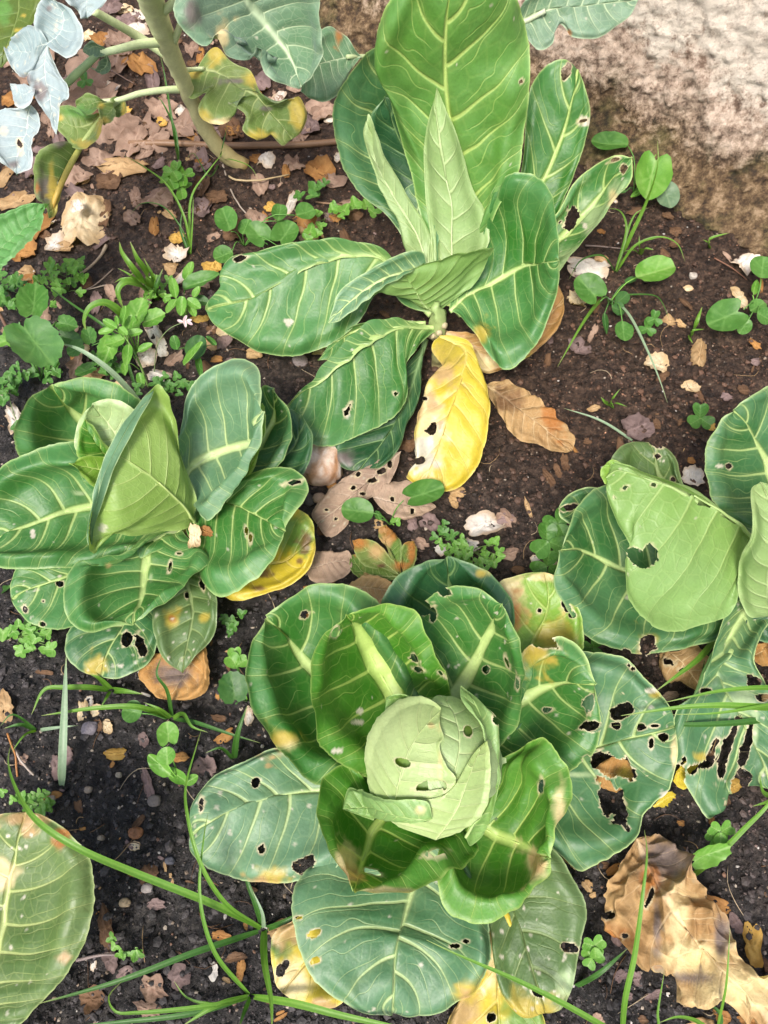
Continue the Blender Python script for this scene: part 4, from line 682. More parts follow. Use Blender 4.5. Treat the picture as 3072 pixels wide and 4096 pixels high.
lobed(E_, [([(1030,830,17),(1000,890,17),(985,975,16)], [(1048,870,17),(1042,940,16.6)], [(915,815,17.6),(945,900,17),(958,962,16)]),
           ([(1000,850,17),(890,930,17.6),(860,1033,17)], [(950,878,18),(958,950,17.6),(920,1022,17)], [(900,848,18),(820,868,18),(826,960,17.6)]),
           ([(890,845,17.6),(760,840,18.6),(628,880,18)], [(820,900,18),(720,952,18),(650,922,18)], [(850,818,18.6),(720,772,19),(656,810,18.6)]),
           ([(850,930,17),(740,1020,17),(600,1030,17.6),(468,1010,17)], [(852,1050,17.6),(834,1130,17),(772,1202,16.6),(690,1243,16),(608,1222,16),(556,1150,16),(488,1092,16.6)], [(760,960,18),(700,960,18.6),(640,898,19),(560,871,19),(498,883,18.6),(477,950,18)])],
      'kyel', '3', yel=[(830,1100,30,'y',130),(710,1200,70,'y',50),(500,980,34,'y'),(880,1000,40,'y',30),(840,880,30,'y'),(640,930,130,'g',50),(1030,930,16,'y',60)], **KW)
lobed(E_, [([(900,430,28),(790,385,29),(690,430,28.6)], [(840,470,28),(750,470,28.2)], [(840,380,29),(750,350,29.6),(700,385,29)]), ([(880,440,27.6),(890,540,26.4),(820,600,25.6),(705,525,26.4)], [(915,500,27),(905,590,25.8),(840,620,25.2)], [(840,480,27.6),(820,540,27),(760,560,26.6)])], 'kgrn', '3', **KW)
leaf(E_, [(600,-150,38),(700,-20,37),(720,152,35)], [(870,-100,38),(884,0,37),(822,72,36),(782,112,35.6)], [(520,-60,38),(558,22,37),(640,82,36),(678,142,35.6)], 'kale', '3', mat='kale', **KW)
leaf(E_, [(1000,-120,40),(1080,10,37),(1170,130,34),(1260,260,31),(1300,375,29)], [(1150,-150,40),(1350,-60,39),(1378,80,36),(1402,190,33.6),(1388,270,31.6),(1348,332,30)], [(900,-80,40),(770,-30,40),(756,60,39),(818,150,37),(885,187,36),(930,140,36.6),(988,242,34),(1060,264,33),(1118,205,33.6),(1128,270,32),(1180,337,30.6),(1240,362,29.6)], 'kgrn', 'E', mat='kale', yel=[(960,150,30,'c',60),(830,60,40,'v',60)], specks=10, net=.2, rib=.8, ruffle=.006, serr=.02, wax=.6)
leaf(E_, [(850,300,16),(930,295,16.6),(1050,380,15.6),(1160,470,13),(1262,602,9)], [(880,240,17),(930,198,17.6),(1000,260,17),(1080,300,16.6),(1130,400,15.6),(1200,440,14),(1290,418,13),(1327,490,11),(1302,570,9.6)], [(798,310,16),(783,380,15),(830,428,14.6),(890,400,15),(853,470,13.6),(880,522,12.6),(960,537,12),(1003,495,12.6),(975,450,13.6),(1062,500,12.6),(1048,560,11),(1120,607,9.6),(1160,580,9.6),(1220,628,8.6)], 'kyel', 'E', mat='kale', label='lobed leaf edged with yellow', yel=[(880,510,40,'y',30),(1090,340,50,'y',45),(1290,500,36,'y',90),(1130,590,90,'y',24),(960,530,60,'c',18),(930,230,40,'y',60),(830,320,30,'y',22),(1010,350,60,'v',14),(1150,470,40,'v',14)], specks=4, net=.2, rib=.8, ruffle=.005, serr=.02)
leaf(E_, [(150,-300,20),(120,0,19),(60,300,17),(15,565,14)], [(330,-200,20),(333,0,19.6),(283,120,18.6),(172,300,17.6),(82,480,15)], [(-150,0,19),(-200,300,17),(-100,480,15)], 'olive', '3', mat='leaf', yel=[(150,250,40,'y',20),(200,130,26,'y',16),(100,400,60,'y',50),(30,120,60,'g',120)], **KW)
# the neighbour, mostly hidden behind the tall cabbage
K2 = thing('kale_plant', 'grey-green kale leaves poking out on both sides of the tall upright leaf, by the wall', 'kale', (0.10, 1.16, float(gz(.10, 1.16))))
kb = np.array(K2.location); kt = kb + (0.0, -.02, .27)
tube_obj('stem', [kb + (0, 0, -.02), kb + (.01, 0, .12), kt], [.011, .010, .010], (.3, .3, .15), K2, col2=(.4, .48, .26), n=10)
tube_obj('petiole', np.vstack([[kt - (0, 0, .08)], un('E', [(1600, 245, 19), (1500, 245, 21)])]), [.005, .004, .003], (.4, .48, .26), K2)
tube_obj('petiole', np.vstack([[kt], un('C', [(700, 110, 29), (800, 75, 30.5), (870, 38, 32)])]), [.005, .004, .0035, .003], (.45, .5, .34), K2)
leaf(K2, [(1560,245,20),(1440,245,22),(1340,300,22),(1298,395,20)], [(1520,300,20),(1470,398,19),(1400,438,18.6),(1340,425,18.6)], [(1520,190,22),(1480,138,23),(1420,112,24),(1368,160,24),(1316,280,23)], 'kgrn', 'E', mat='kale', yel=[(1465,150,16,'r',30)], wax=.1, **KW)
leaf(K2, [(760,90,30),(860,40,32),(1000,15,33),(1200,0,33)], [(800,0,33),(950,-90,35),(1100,-80,35),(1190,-40,34)], [(800,130,29.6),(850,178,28.6),(892,160,29),(920,88,30.6),(960,128,30),(1010,138,30),(1060,133,30),(1120,93,31),(1172,52,32)], 'kgrn', 'C', mat='kale', yel=[(955,115,10,'r',16)], specks=5, net=.2, rib=.6, ruffle=.004, serr=.02)
# ---------------------------------------------------------------- weeds
def frame_vec(fr, x, y, z, ang, ln):                        # a screen direction at a point, laid level: world vector of ln reading pixels
    a = math.radians(ang); p = un(fr, [(x, y, z), (x + math.cos(a)*ln, y - math.sin(a)*ln, z)]); return p[1] - p[0]
def disc(base, tip, nrm, width, form='orb', cup=.06, fold=.08, c1=(.08, .22, .04), c2=(.14, .30, .07), vein=(.2, .36, .1), seed=0, rings=6, seg=26, wav=.03, droop=0.):
    d = tip - base; L = np.linalg.norm(d); d = d/L; n = np.array(nrm, float); s = np.cross(d, n); s /= np.linalg.norm(s); n = np.cross(s, d)
    th = np.linspace(0, 2*np.pi, seg, endpoint=False); tp = np.abs(np.where(th > np.pi, th - 2*np.pi, th)); tb = np.pi - tp
    f = np.ones(seg); wf = np.ones(seg)
    if form == 'heart': f = 1 - .42*np.exp(-(tb/.30)**2) + .10*np.exp(-((tb - .65)/.35)**2)
    if form == 'obcord': f = 1 - .34*np.exp(-(tp/.30)**2); wf = 1 + .28*np.cos(th)
    if form == 'lance': wf = (1 - .35*np.cos(th))*np.abs(np.sin(th))**.35
    if form == 'oval': wf = 1 - .12*np.cos(th)
    if form == 'lobed': f = 1 + .26*np.cos(3*th*1.0) - .42*np.exp(-(tb/.45)**2) + .06*np.cos(9*th)
    if form == 'toothed': f = 1 - .30*np.exp(-(tb/.3)**2) + .045*np.cos(13*th)
    f = f*(1 + wav*n1(np.cos(th)*2.1 + np.sin(th)*1.7 + 5, seed) + wav*.6*n1(np.cos(th)*5.1 + np.sin(th)*6.7 + 9, seed))
    r = (np.arange(1, rings+1)/rings)[:, None]
    x = (np.cos(th)*f)[None]*r; y = (np.sin(th)*f*wf)[None]*r
    xx = np.concatenate([[0], x.ravel()]); yy = np.concatenate([[0], y.ravel()]); rr = np.concatenate([[0], np.repeat(r.ravel(), seg)])
    zz = L*(cup*rr**2 + fold*np.abs(yy) - droop*np.maximum(xx, -.5)**2 + .035*vnoise(np.stack([xx*2.3, yy*2.3, xx*0], -1), seed)*rr + .012*vnoise(np.stack([xx*9, yy*9, xx*0], -1), seed+1))
    V = base + d*(L*.5*(1 + xx))[:, None] + s*(width*.5*yy)[:, None] + n*zz[:, None]
    tri = [[0, 1 + i, 1 + (i+1) % seg] for i in range(seg)]
    for k in range(rings-1):
        a, b_ = 1 + k*seg, 1 + (k+1)*seg
        for i in range(seg):
            i2 = (i+1) % seg; tri += [[a+i, b_+i, b_+i2], [a+i, b_+i2, a+i2]]
    w = np.clip(.5 + .8*fbm(V*60, 2, seed), 0, 1)[:, None]; C = lerp(np.array(c1), np.array(c2), w)
    C = lerp(C, np.array(vein), (.7*np.exp(-(np.abs(yy)/.045)**2))[:, None])
    C = lerp(C, np.array(vein), (.35*(np.cos((xx - np.abs(yy)*.7)*17) > .9))[:, None])
    return V, np.array(tri)[:, ::-1], C
G1 = dict(c1=(.045, .150, .020), c2=(.085, .215, .040), vein=(.15, .30, .08))
G2 = dict(c1=(.085, .240, .025), c2=(.150, .330, .050), vein=(.26, .42, .12))
G3 = dict(c1=(.030, .105, .022), c2=(.055, .145, .035), vein=(.09, .19, .05))
G4 = dict(c1=(.110, .190, .105), c2=(.160, .240, .140), vein=(.2, .28, .16))
_ws = [5000]
def leaf_at(parent, fr, x, y, z, ln, wd, ang, form='orb', col=G1, tilt=(0, 0), name='leaf', stalk=None, rad=.0009, **kw):
    """a small leaf centred on a pixel at height z (cm), its long axis along the screen angle; stalk: point the petiole comes from"""
    _ws[0] += 7; rg = np.random.RandomState(_ws[0])
    c = un(fr, [(x, y, z)])[0]; v = frame_vec(fr, x, y, z, ang, ln); w = np.linalg.norm(frame_vec(fr, x, y, z, 0, wd))
    n = np.array([tilt[0] + rg.uniform(-.22, .22), tilt[1] - .25 + rg.uniform(-.2, .2), 1.0]); n /= np.linalg.norm(n)
    v = v - n*(v @ n)
    V, F, C = disc(c - v/2, c + v/2, n, w, form, seed=_ws[0], **{**col, **kw})
    o = mesh_obj(name, V, F, C, 'weed', parent)
    if stalk is not None:
        a = np.array(stalk, float); e = c - v*.47; m_ = lerp(a, e, .55) + (0, 0, .25*np.linalg.norm(e - a))
        tube_obj('leaf_stalk', [a, m_, e], [rad*1.2, rad, rad*.8], np.array(col['c2'])*1.1, o, n=5, m=8)
    return o
def weed(label, fr, x, y, cat='weed', group=None, name='weed_plant'):
    p = ground_at(fr, x, y); return thing(name, label, cat, p, group), p + np.array([0, 0, -.002])
RW = 'round-leaved weeds'
W1, p = weed('round-leaved weed seedling growing between the kale stem and the tall cabbage', 'J', 1055, 195, group=RW)
for x, y, z, l, w, a in [(980,88,4,92,100,110),(1062,118,3,62,66,60),(1208,58,4.5,66,70,80),(1320,55,4.5,84,92,20),(1118,150,3,104,106,140),(1232,150,3,112,112,50),(965,240,2.5,86,90,200)]: leaf_at(W1, 'J', x, y, z, l, w, a, 'heart' if l > 100 else 'orb', G1, stalk=p)
W2, p = weed('round-leaved weed growing against the mossy foot of the wall, one leaf heart-shaped', 'I', 690, 430, group=RW)
for x, y, z, l, w, a, f, c in [(535,122,4,235,165,170,'orb',G1),(797,330,4,245,232,265,'heart',G2),(895,446,2,150,150,300,'orb',G4),(605,415,1.5,60,50,160,'orb',G3),(700,440,1,70,40,200,'lance',G2)]: leaf_at(W2, 'I', x, y, z, l, w, a, f, c, stalk=p)
W3, p = weed('round-leaved weed with one big oval leaf, sharing its spot with a grass tuft', 'I', 530, 1125, group=RW)
for x, y, z, l, w, a, f, c in [(820,930,4,245,195,10,'orb',G2),(405,1040,3.5,205,180,140,'heart',G1),(610,1100,2,95,85,40,'orb',G3),(588,1165,2,95,90,350,'orb',G3),(622,1308,2.5,115,118,280,'orb',G1),(668,985,1.5,80,45,20,'oval',G3),(508,1260,1,120,36,280,'lance',G3)]: leaf_at(W3, 'I', x, y, z, l, w, a, f, c, stalk=p)
W4, p = weed('round-leaved weed sprouting beside a small white flake by the wall', 'I', 1425, 1190, group=RW)
for x, y, z, l, w, a, f, c in [(1265,1215,4,245,210,200,'heart',G1),(1382,1275,2.5,90,95,240,'orb',G1),(1500,905,4,115,170,90,'orb',G1),(1468,1150,3,95,100,30,'orb',G1),(1512,1212,3.5,110,130,340,'orb',G1),(1450,1030,2,90,50,80,'lance',G2)]: leaf_at(W4, 'I', x, y, z, l, w, a, f, c, stalk=p)
W5, p = weed('two-leaved green weed under the drooping yellow leaf', 'K', 585, 505, group=RW)
for x, y, z, l, w, a, f, c in [(420,440,3,165,135,175,'orb',G1),(755,352,3.5,225,130,20,'heart',G1),(525,462,1.5,50,36,120,'oval',G1),(620,490,1,50,50,60,'lobed',G2)]: leaf_at(W5, 'K', x, y, z, l, w, a, f, c, stalk=p)
W6, p = weed('pale seedling with two stacked round leaves on the bare black soil', 'F', 945, 690)
for x, y, z, l, w, a, f, c in [(858,430,4,125,110,95,'heart',G2),(853,540,4.5,92,100,90,'orb',G2),(815,585,3.5,150,80,130,'oval',G2),(905,640,2.5,130,66,150,'oval',G2),(980,660,2,85,52,30,'oval',G2)]: leaf_at(W6, 'F', x, y, z, l, w, a, f, c, stalk=p)
W7, p = weed('tiny round-leaved seedling on the black soil', 'F', 850, 350); leaf_at(W7, 'F', 675, 315, 2.5, 98, 115, 170, 'orb', G1, stalk=p)
W8, p = weed('dark three-part weed leaf beside the round-headed cabbage', 'F', 1265, 260)
for x, y, z, l, w, a, f, c in [(1190,195,3.5,170,150,100,'toothed',G3),(1190,55,3,90,80,130,'obcord',G2),(1240,60,3,70,66,30,'obcord',G2),(1200,20,3,76,70,90,'obcord',G2)]: leaf_at(W8, 'F', x, y, z, l, w, a, f, c, stalk=p)
W9, p = weed('big matt heart-shaped weed leaves next to the leafy cabbage', '4', 300, 960)
for x, y, z, l, w, a, f, c in [(250,395,7,250,220,80,'toothed',G1),(265,690,9,390,350,310,'toothed',{**G1, 'c2': (.10, .22, .07)}),(495,548,4,175,125,345,'toothed',G1),(520,655,2.5,200,120,340,'toothed',G3),(120,620,4,130,110,120,'orb',G1),(70,660,4,190,160,200,'lobed',G2)]: leaf_at(W9, '4', x, y, z, l, w, a, f, c, stalk=p, rad=.0014, wav=.05, seg=40)
W10, p = weed('bright green spurge with oval leaves on an upright stem', '4', 1095, 1010)
tip = un('4', [(885, 585, 8)])[0]; tube_obj('stem', [p, lerp(p, tip, .5) + (.004, 0, .01), tip], [.0018, .0015, .0010], (.16, .26, .07), W10, n=6)
for x, y, z, l, w, a in [(918,485,9,130,52,70),(815,548,9,110,62,150),(785,602,8.5,120,58,190),(910,602,8.6,75,58,320),(1000,612,7.5,110,66,10),(958,540,8,100,66,60),(865,520,9.3,60,34,100),(1075,722,6,125,62,20),(943,778,6,140,75,260),(922,880,4.5,90,54,270),(1040,965,3,105,62,280),(850,680,7,150,110,200)]: leaf_at(W10, '4', x, y, z, l, w, a, 'oval', G2, stalk=lerp(p, tip, np.clip((z - 2)/8, 0, 1)), rad=.0005)
W11, p = weed('small spurge with a broad dock leaf behind it, beside the pale flakes', '4', 1380, 560)
for x, y, z, l, w, a, c in [(1285,282,6,125,72,100,G2),(1395,160,5,130,80,60,G2),(1340,415,6,125,80,260,G2),(1268,420,5.5,120,70,230,G2),(1432,400,6,110,75,330,G2),(1452,312,6,85,60,50,G2),(1490,238,5,300,150,10,G1),(1490,378,4.5,110,80,350,G3),(1250,345,5,80,32,190,G2),(1420,450,5,80,60,300,G2)]: leaf_at(W11, '4', x, y, z, l, w, a, 'oval', c, stalk=p, rad=.0007)
W12, p = weed('pale matt weed with large soft leaves amid the spurge', '4', 1010, 760)
for x, y, z, l, w, a in [(1010,480,5,230,170,60),(1125,510,5,200,150,20),(805,730,5,220,150,240),(660,640,4,120,110,100),(960,560,4.5,140,110,70),(570,730,3,170,130,200),(640,890,2,180,110,200),(1150,240,3,90,70,80)]: leaf_at(W12, '4', x, y, z, l, w, a, 'toothed', G2 if x > 700 else G1, stalk=p, wav=.06)
W13, p = weed('slim-leaved seedling beside the leafy cabbage\'s upright blue leaf', '4', 1480, 780)
for x, y, z, l, w, a, c in [(1450,720,4,170,150,60,G3),(1430,770,5,210,60,45,G2),(1470,860,3,150,50,280,G1),(1295,685,3.5,92,80,100,G1),(1560,670,3,90,40,140,G1)]: leaf_at(W13, '4', x, y, z, l, w, a, 'oval', c, stalk=p, rad=.0007)
# weed with a white-pink flower
W14, p = weed('thin weed stem with a tiny pink-white flower', '4', 1130, 930)
e = un('4', [(1345, 535, 9)])[0]; tube_obj('stem', [p, un('4', [(1170, 680, 6)])[0], un('4', [(1250, 580, 8)])[0], e], [.0008, .0007, .0006, .0005], (.18, .25, .1), W14, n=5)
for x, y, a in [(1330,528,160),(1365,505,60),(1395,522,10),(1365,545,280),(1400,540,330)]: leaf_at(W14, '4', x, y, 9, 46, 24, a, 'oval', dict(c1=(.6, .45, .48), c2=(.7, .62, .62), vein=(.5, .2, .28)), name='petal', rings=3, seg=12)
# broad lance leaf from a plant beyond the picture's side
b = ground_at('3', -250, 2330); W15 = thing('broadleaf_weed', 'large soft light-green pointed leaf of a broadleaf weed', 'weed', b)
tube_obj('stem', [b + (0, 0, -.01), un('3', [(-250, 2250, 12)])[0]], [.004, .003], (.2, .3, .1), W15)
leaf(W15, [(-250,2250,12),(0,2000,14),(200,1850,15),(412,1693,15)], [(-250,1950,14),(-60,1800,15.6),(100,1728,16),(230,1688,16)], [(-80,2260,12),(100,2162,13.6),(242,2032,14.6),(332,1942,15),(388,1800,15.4)], 'mint', '3', mat='weed', nlat=9, vw=.5, net=.3, rib=.5, puck=.0012)
# clover-like weeds of three heart-shaped leaflets
def clover(label, fr, x, y, sets, col=G1, group='clovers dotted about the bed'):
    T, p = weed(label, fr, x, y, 'clover', group, 'clover_plant')
    for cx, cy, z, r, a0 in sets:
        c = un(fr, [(cx, cy, z)])[0]
        T2 = tube_obj('leaf_stalk', [p, lerp(p, c, .6) + (0, 0, .004), c], [.0008, .0007, .0006], (.18, .28, .08), T, n=5, m=8)
        for k in range(3):
            a = a0 + k*120; ar = math.radians(a); leaf_at(T2, fr, cx + .52*r*math.cos(ar), cy - .52*r*math.sin(ar), z, r, r*1.0, a, 'obcord', col, name='leaflet', fold=.12)
clover('large clover leaves beside the dark leaf of the blue-green cabbage', 'D', 330, 1330, [(300,1190,3,125,100),(290,1340,2,110,200),(360,1080,3,110,60)])
clover('small clover on the bare red soil near a pale cabbage leaf', 'D', 1240, 450, [(1238,425,2,92,90)])
clover('tiny clover among soil crumbs below the oval weed leaf', 'I', 790, 1290, [(815,1230,1.5,56,80),(770,1290,1.2,60,200)])
clover('clover half hidden in the brown leaves under the kale', '3', 710, 720, [(710,680,2,68,100)])
clover('clover with long leaflets among the litter near the kale foot', '3', 1500, 1620, [(1440,1430,5,95,60),(1410,1500,4.5,90,180),(1530,1460,4.5,90,20),(1505,1570,3.5,92,280)], G2)
clover('clover sprig between the dry leaf and the spotted cabbage leaf', 'H', 480, 1420, [(470,1340,2.5,90,40),(455,1410,2,90,250)], G2)
clover('clover by the strappy grass near the shredded leaf', 'H', 1340, 590, [(1335,560,3,95,30),(1300,600,2.5,80,150)], G2)
clover('clover under the yellowing back leaf of the round-headed cabbage', 'D', 560, 1880, [(570,1840,2,80,60)], G1)
# feathery weeds: many small lobed leaflets on fine stalks
def feathery(label, fr, x, y, n, sx, sy, size, zmax, seed, col=G2):
    T, p = weed(label, fr, x, y, 'weed', 'feathery lobed weeds', 'feathery_weed'); r = np.random.RandomState(seed)
    for k in range(n):
        cx, cy = x + r.normal(0, sx), y + r.normal(0, sy); z = r.uniform(.8, zmax)
        c = un(fr, [(cx, cy, z)])[0]
        T2 = tube_obj('leaf_stalk', [p, lerp(p, c, .6) + (0, 0, .006), c], [.0006, .0005, .0004], (.16, .26, .07), T, n=4, m=6)
        for q in range(2):
            s = size*r.uniform(.7, 1.15); a = r.uniform(0, 360)
            leaf_at(T2, fr, cx + r.uniform(-.6, .6)*size, cy + r.uniform(-.6, .6)*size, z, s, s*1.05, a, 'lobed', col, name='leaflet', rings=3, seg=24)
feathery('feathery weed between the pale flakes and the heart-shaped leaves', '4', 420, 170, 13, 110, 50, 62, 4, 1)
feathery('feathery weed along the curved pale dry stalk', '4', 500, 300, 9, 70, 60, 56, 3, 2)
feathery('feathery weed under the light-green pointed leaf', '4', 60, 300, 14, 60, 110, 70, 5, 3, G1)
feathery('feathery weed below the big heart-shaped weed leaves', '4', 50, 1010, 12, 60, 110, 72, 4, 4, G1)
feathery('dark feathery weed behind the leafy cabbage', '4', 1290, 980, 12, 90, 40, 66, 4, 5, G1)
feathery('feathery weed behind the round-headed cabbage and beside the white shard', 'K', 1000, 640, 20, 75, 40, 46, 4, 6)
feathery('feathery weed next to the fig leaf', 'K', 830, 580, 5, 40, 40, 44, 2, 7, G1)
feathery('feathery weed between the leafy cabbage\'s outer leaves and bare soil', 'B', 90, 1370, 12, 80, 40, 60, 3, 8)
feathery('small feathery weed under the yellow leaf of the leafy cabbage', 'B', 1070, 1290, 5, 25, 30, 40, 2, 9, G1)
feathery('tiny feathery sprout on the black soil among dead leaves', 'F', 640, 1545, 5, 30, 30, 52, 2, 10)
feathery('tiny feathery sprouts near the browned cabbage leaf tip', 'F', 130, 760, 9, 70, 30, 56, 2, 11)
feathery('feathery weed in the litter in front of the tall cabbage', 'E', 1420, 930, 8, 90, 45, 46, 3, 12)
feathery('feathery weed tangled round the bright spurge stem', '4', 760, 860, 14, 120, 60, 62, 4, 21, G1)
feathery('feathery weed between the broad-bladed grass and the pale flakes', '4', 1120, 330, 9, 70, 60, 50, 3, 22, G2)
feathery('low feathery weed around the foot of the heart-shaped weed', '4', 330, 930, 10, 120, 50, 60, 2.5, 23, G1)
feathery('small feathery weed in the litter behind the tall cabbage', 'E', 1370, 820, 4, 30, 25, 44, 2, 13, G1)
# ---------------------------------------------------------------- grasses
GR = dict(a=(.075, .200, .018), b=(.140, .280, .035)); GP = dict(a=(.22, .33, .20), b=(.28, .38, .25)); GD = dict(a=(.030, .105, .015), b=(.055, .150, .025))
def blade(parent, fr, pts, w, col=GR, fold=.35):
    _ws[0] += 3; P = un(fr, pts); m = max(14, 7*len(pts)); t = np.linspace(0, 1, m); Cn = crom(P, t)
    T = np.gradient(Cn, axis=0); T /= np.linalg.norm(T, axis=1, keepdims=True)
    S = np.cross(T, [0.12, -.25, 1.0]); S /= np.maximum(np.linalg.norm(S, axis=1, keepdims=True), 1e-6); Nn = np.cross(S, T)
    ww = w/2000*np.clip(1.05 - t**2.6, .03, 1)*(.65 + .35*sstep(0, .15, t)); u = np.array([-1, -.5, 0, .5, 1])
    V = Cn[:, None] + (S*ww[:, None])[:, None]*u[None, :, None] + (Nn*ww[:, None])[:, None]*(np.abs(u)*fold)[None, :, None]
    c = lerp(np.array(col['a']), np.array(col['b']), (np.array([.8, .2, 1, .3, .8])[None, :, None] + .3*n1(t*9, _ws[0])[:, None, None]))
    c = lerp(c, np.array((.30, .32, .12)), (sstep(.85, 1, t)*.6)[:, None, None])
    return mesh_obj('blade', V.reshape(-1, 3), grid_faces(m-1, 4), c.reshape(-1, 3), 'weed', parent)
def grass(label, fr, x, y, blades, group='tufts of grass and sedge'):
    p = ground_at(fr, x, y); T = thing('grass_tuft', label, 'grass', p, group)
    for bl in blades: blade(T, fr, [(x, y, p[2]*100 - .3)] + list(bl[1]) if bl[0] != 'free' else list(bl[1]), bl[2], bl[3] if len(bl) > 3 else GR)
    return T
grass('sedge tuft with the longest arching blades, rooted by the blue leaf of the round-headed cabbage', 'F', 1348, 1425, [
 ('', [(1100,1300,5),(700,1140,9),(400,1010,12.6),(200,880,13),(80,700,9),(42,560,6),(60,470,4)], 7, GR), ('', [(1150,1290,5),(1020,1080,9),(958,850,10),(948,700,9),(1000,500,8),(1030,400,7)], 4.2),
 ('', [(1300,1280,2),(1262,1180,2.6),(1245,1060,2.5)], 6, GD), ('', [(1352,1600,4),(1385,1800,6),(1388,1960,7)], 7), ('', [(1000,1540,3),(600,1690,4),(180,1810,3)], 6, GD), ('', [(1440,1390,1.6),(1560,1330,2)], 6, GD), ('', [(1335,1330,3),(1290,1230,4)], 4, GP)])
grass('sedge tuft with a curling blade, low beside the yellow rotting leaf', 'F', 1278, 1765, [
 ('', [(1090,1530,5),(1020,1250,8),(1040,960,9),(1062,830,8)], 4), ('', [(1500,1800,3),(1750,1865,4),(2200,1960,4)], 7), ('', [(1100,1815,3),(930,1920,3)], 6), ('', [(1100,1810,3),(700,1850,5),(590,1845,5.5),(555,1770,5),(622,1690,4)], 4.5), ('', [(1245,1850,2),(1220,1930,3)], 5, GD), ('', [(1080,1805,2.5),(950,1770,3),(888,1690,3.4)], 3.4), ('', [(1000,1850,1.5),(600,1900,2),(300,1930,1.6)], 5, GD)])
grass('single long blade lying across the bottom leaf of the round-headed cabbage', 'G', 1760, 940, [('', [(1659,880,4.4),(1480,780,6),(1300,690,7),(1000,560,8.6),(890,508,8.6)], 5.2)])
grass('upright thin blades through the crumpled dry leaf', 'H', 660, 1960, [('', [(680,1700,4),(745,1400,7),(800,1000,10),(832,700,10.6),(815,545,10)], 6), ('', [(900,1900,1),(905,1790,2),(950,1520,4)], 3)])
grass('straw-thin blade crossing the pale end of the dry leaf', 'H', 1310, 1960, [('', [(1320,1850,3),(1372,1600,7),(1400,1220,9)], 3.4), ('', [(1150,1840,3),(1030,1822,4),(915,1862,4)], 4.5), ('', [(1330,1800,1),(1180,1680,1.6)], 4, GD)])
grass('dark blade lying on soil beside the spotted cabbage leaf', 'H', 330, 1618, [('', [(520,1510,2.4),(700,1355,3)], 6, GD)])
TL = grass('long strap-like blade rising beside the crumpled dry leaf, with toothed leaf at its side', 'H', 1090, 900, [('', [(1350,680,3),(1500,530,5),(1659,370,7),(1800,150,8)], 6.5)])
leaf_at(TL, 'H', 1245, 712, 3.4, 300, 135, 25, 'toothed', G2, wav=.04)
grass('bright strappy sedge blades reaching across the shredded cabbage leaf', '1', 1950, 760, [('', [(1659,668,8.4),(1300,690,9.4),(1050,740,9),(870,780,8)], 6), ('', [(1659,815,8.4),(1300,800,9.6),(1000,815,9),(540,880,7.4)], 8), ('', [(1659,800,8.8),(1250,862,9.6),(930,872,8.6)], 5), ('', [(1659,900,4),(1110,948,5.4),(800,935,5),(480,955,4)], 7, GD)])
grass('bright green blades slanting up beneath the blue-green cabbage', '1', 1290, 250, [('', [(1100,470,6.6),(930,600,7.4),(800,698,7)], 8), ('', [(1190,430,3),(1140,620,2.4)], 4, GD)])
grass('small grass at the corner beside the strap-like blade', '1', 1700, 1500, [('', [(1640,1540,3),(1540,1570,3.4)], 5), ('', [(1610,1440,4),(1595,1310,5)], 6)])
grass('thin grass tuft in the litter between kale and weeds', 'E', 822, 1110, [('', [(800,950,4),(722,800,7),(620,720,8),(528,668,7)], 3.6), ('', [(828,850,6),(900,740,9),(972,650,10)], 4), ('', [(790,1000,3),(700,890,5),(610,880,5),(560,930,3.6)], 2.4, GD), ('', [(832,950,4),(835,850,6)], 3), ('', [(780,990,2),(790,900,4)], 4, GD)])
grass('single dark grass stalk rising beside the kale stem', 'E', 772, 700, [('', [(740,500,7),(712,330,12),(690,225,14)], 4, GD), ('', [(755,560,3),(700,440,7),(680,420,7)], 5, GD)])
grass('grass curving out from the foot of the kale', 'E', 950, 700, [('', [(1000,690,3),(1080,720,3),(1115,770,2)], 3), ('', [(900,760,2),(830,660,3),(800,700,2)], 2.6, GD), ('', [(960,640,5),(985,530,8)], 3.4, GD)])
grass('tall grass blade by the wall with arching side blades', 'I', 572, 935, [('', [(640,760,6),(760,500,12),(838,250,18),(838,100,20)], 6), ('', [(480,825,4),(350,860,4.4),(278,975,3)], 4, GD), ('', [(700,760,4),(850,708,5.6),(960,750,5),(1012,862,3.6)], 4), ('', [(640,650,4),(600,545,5),(510,525,4.4)], 5), ('', [(700,560,4),(780,525,5)], 5)])
grass('dark grass blades trailing over the soil below the round-leaved weed', 'I', 500, 1080, [('', [(400,1200,3),(330,1310,3.6),(205,1530,2)], 5), ('', [(640,1180,2.6),(770,1420,3.6),(850,1610,3),(900,1755,1.6)], 5, GP), ('', [(820,1080,2),(870,1130,2.4),(915,1240,1.6)], 3, GD)])
grass('thin blade lying on red soil beside the crumpled brown leaf', 'I', 700, 2010, [('', [(480,1870,1.6),(245,1790,1.2)], 4, GP)])
grass('small sprout of short blades on the red soil', 'I', 530, 1770, [('', [(560,1720,2),(600,1670,3)], 4), ('', [(580,1760,1.6),(645,1780,2)], 4), ('', [(500,1750,1.4),(480,1720,2)], 8), ('', [(560,1790,1),(540,1740,2.4)], 3)])
grass('sprout with two narrow blades at the wall foot', 'I', 1160, 780, [('', [(1170,720,1.6),(1290,682,2.6)], 5), ('', [(1150,740,1.6),(1125,725,2)], 6), ('', [(1165,750,1.5),(1160,720,2.2)], 7)])
grass('seedling with slim leaves between round-leaved weeds', 'I', 722, 820, [('', [(720,760,2),(722,700,3)], 5), ('', [(760,780,2),(815,790,2)], 7), ('', [(680,790,1.6),(620,800,1.6)], 4), ('', [(740,740,2.4),(835,715,3)], 4)])
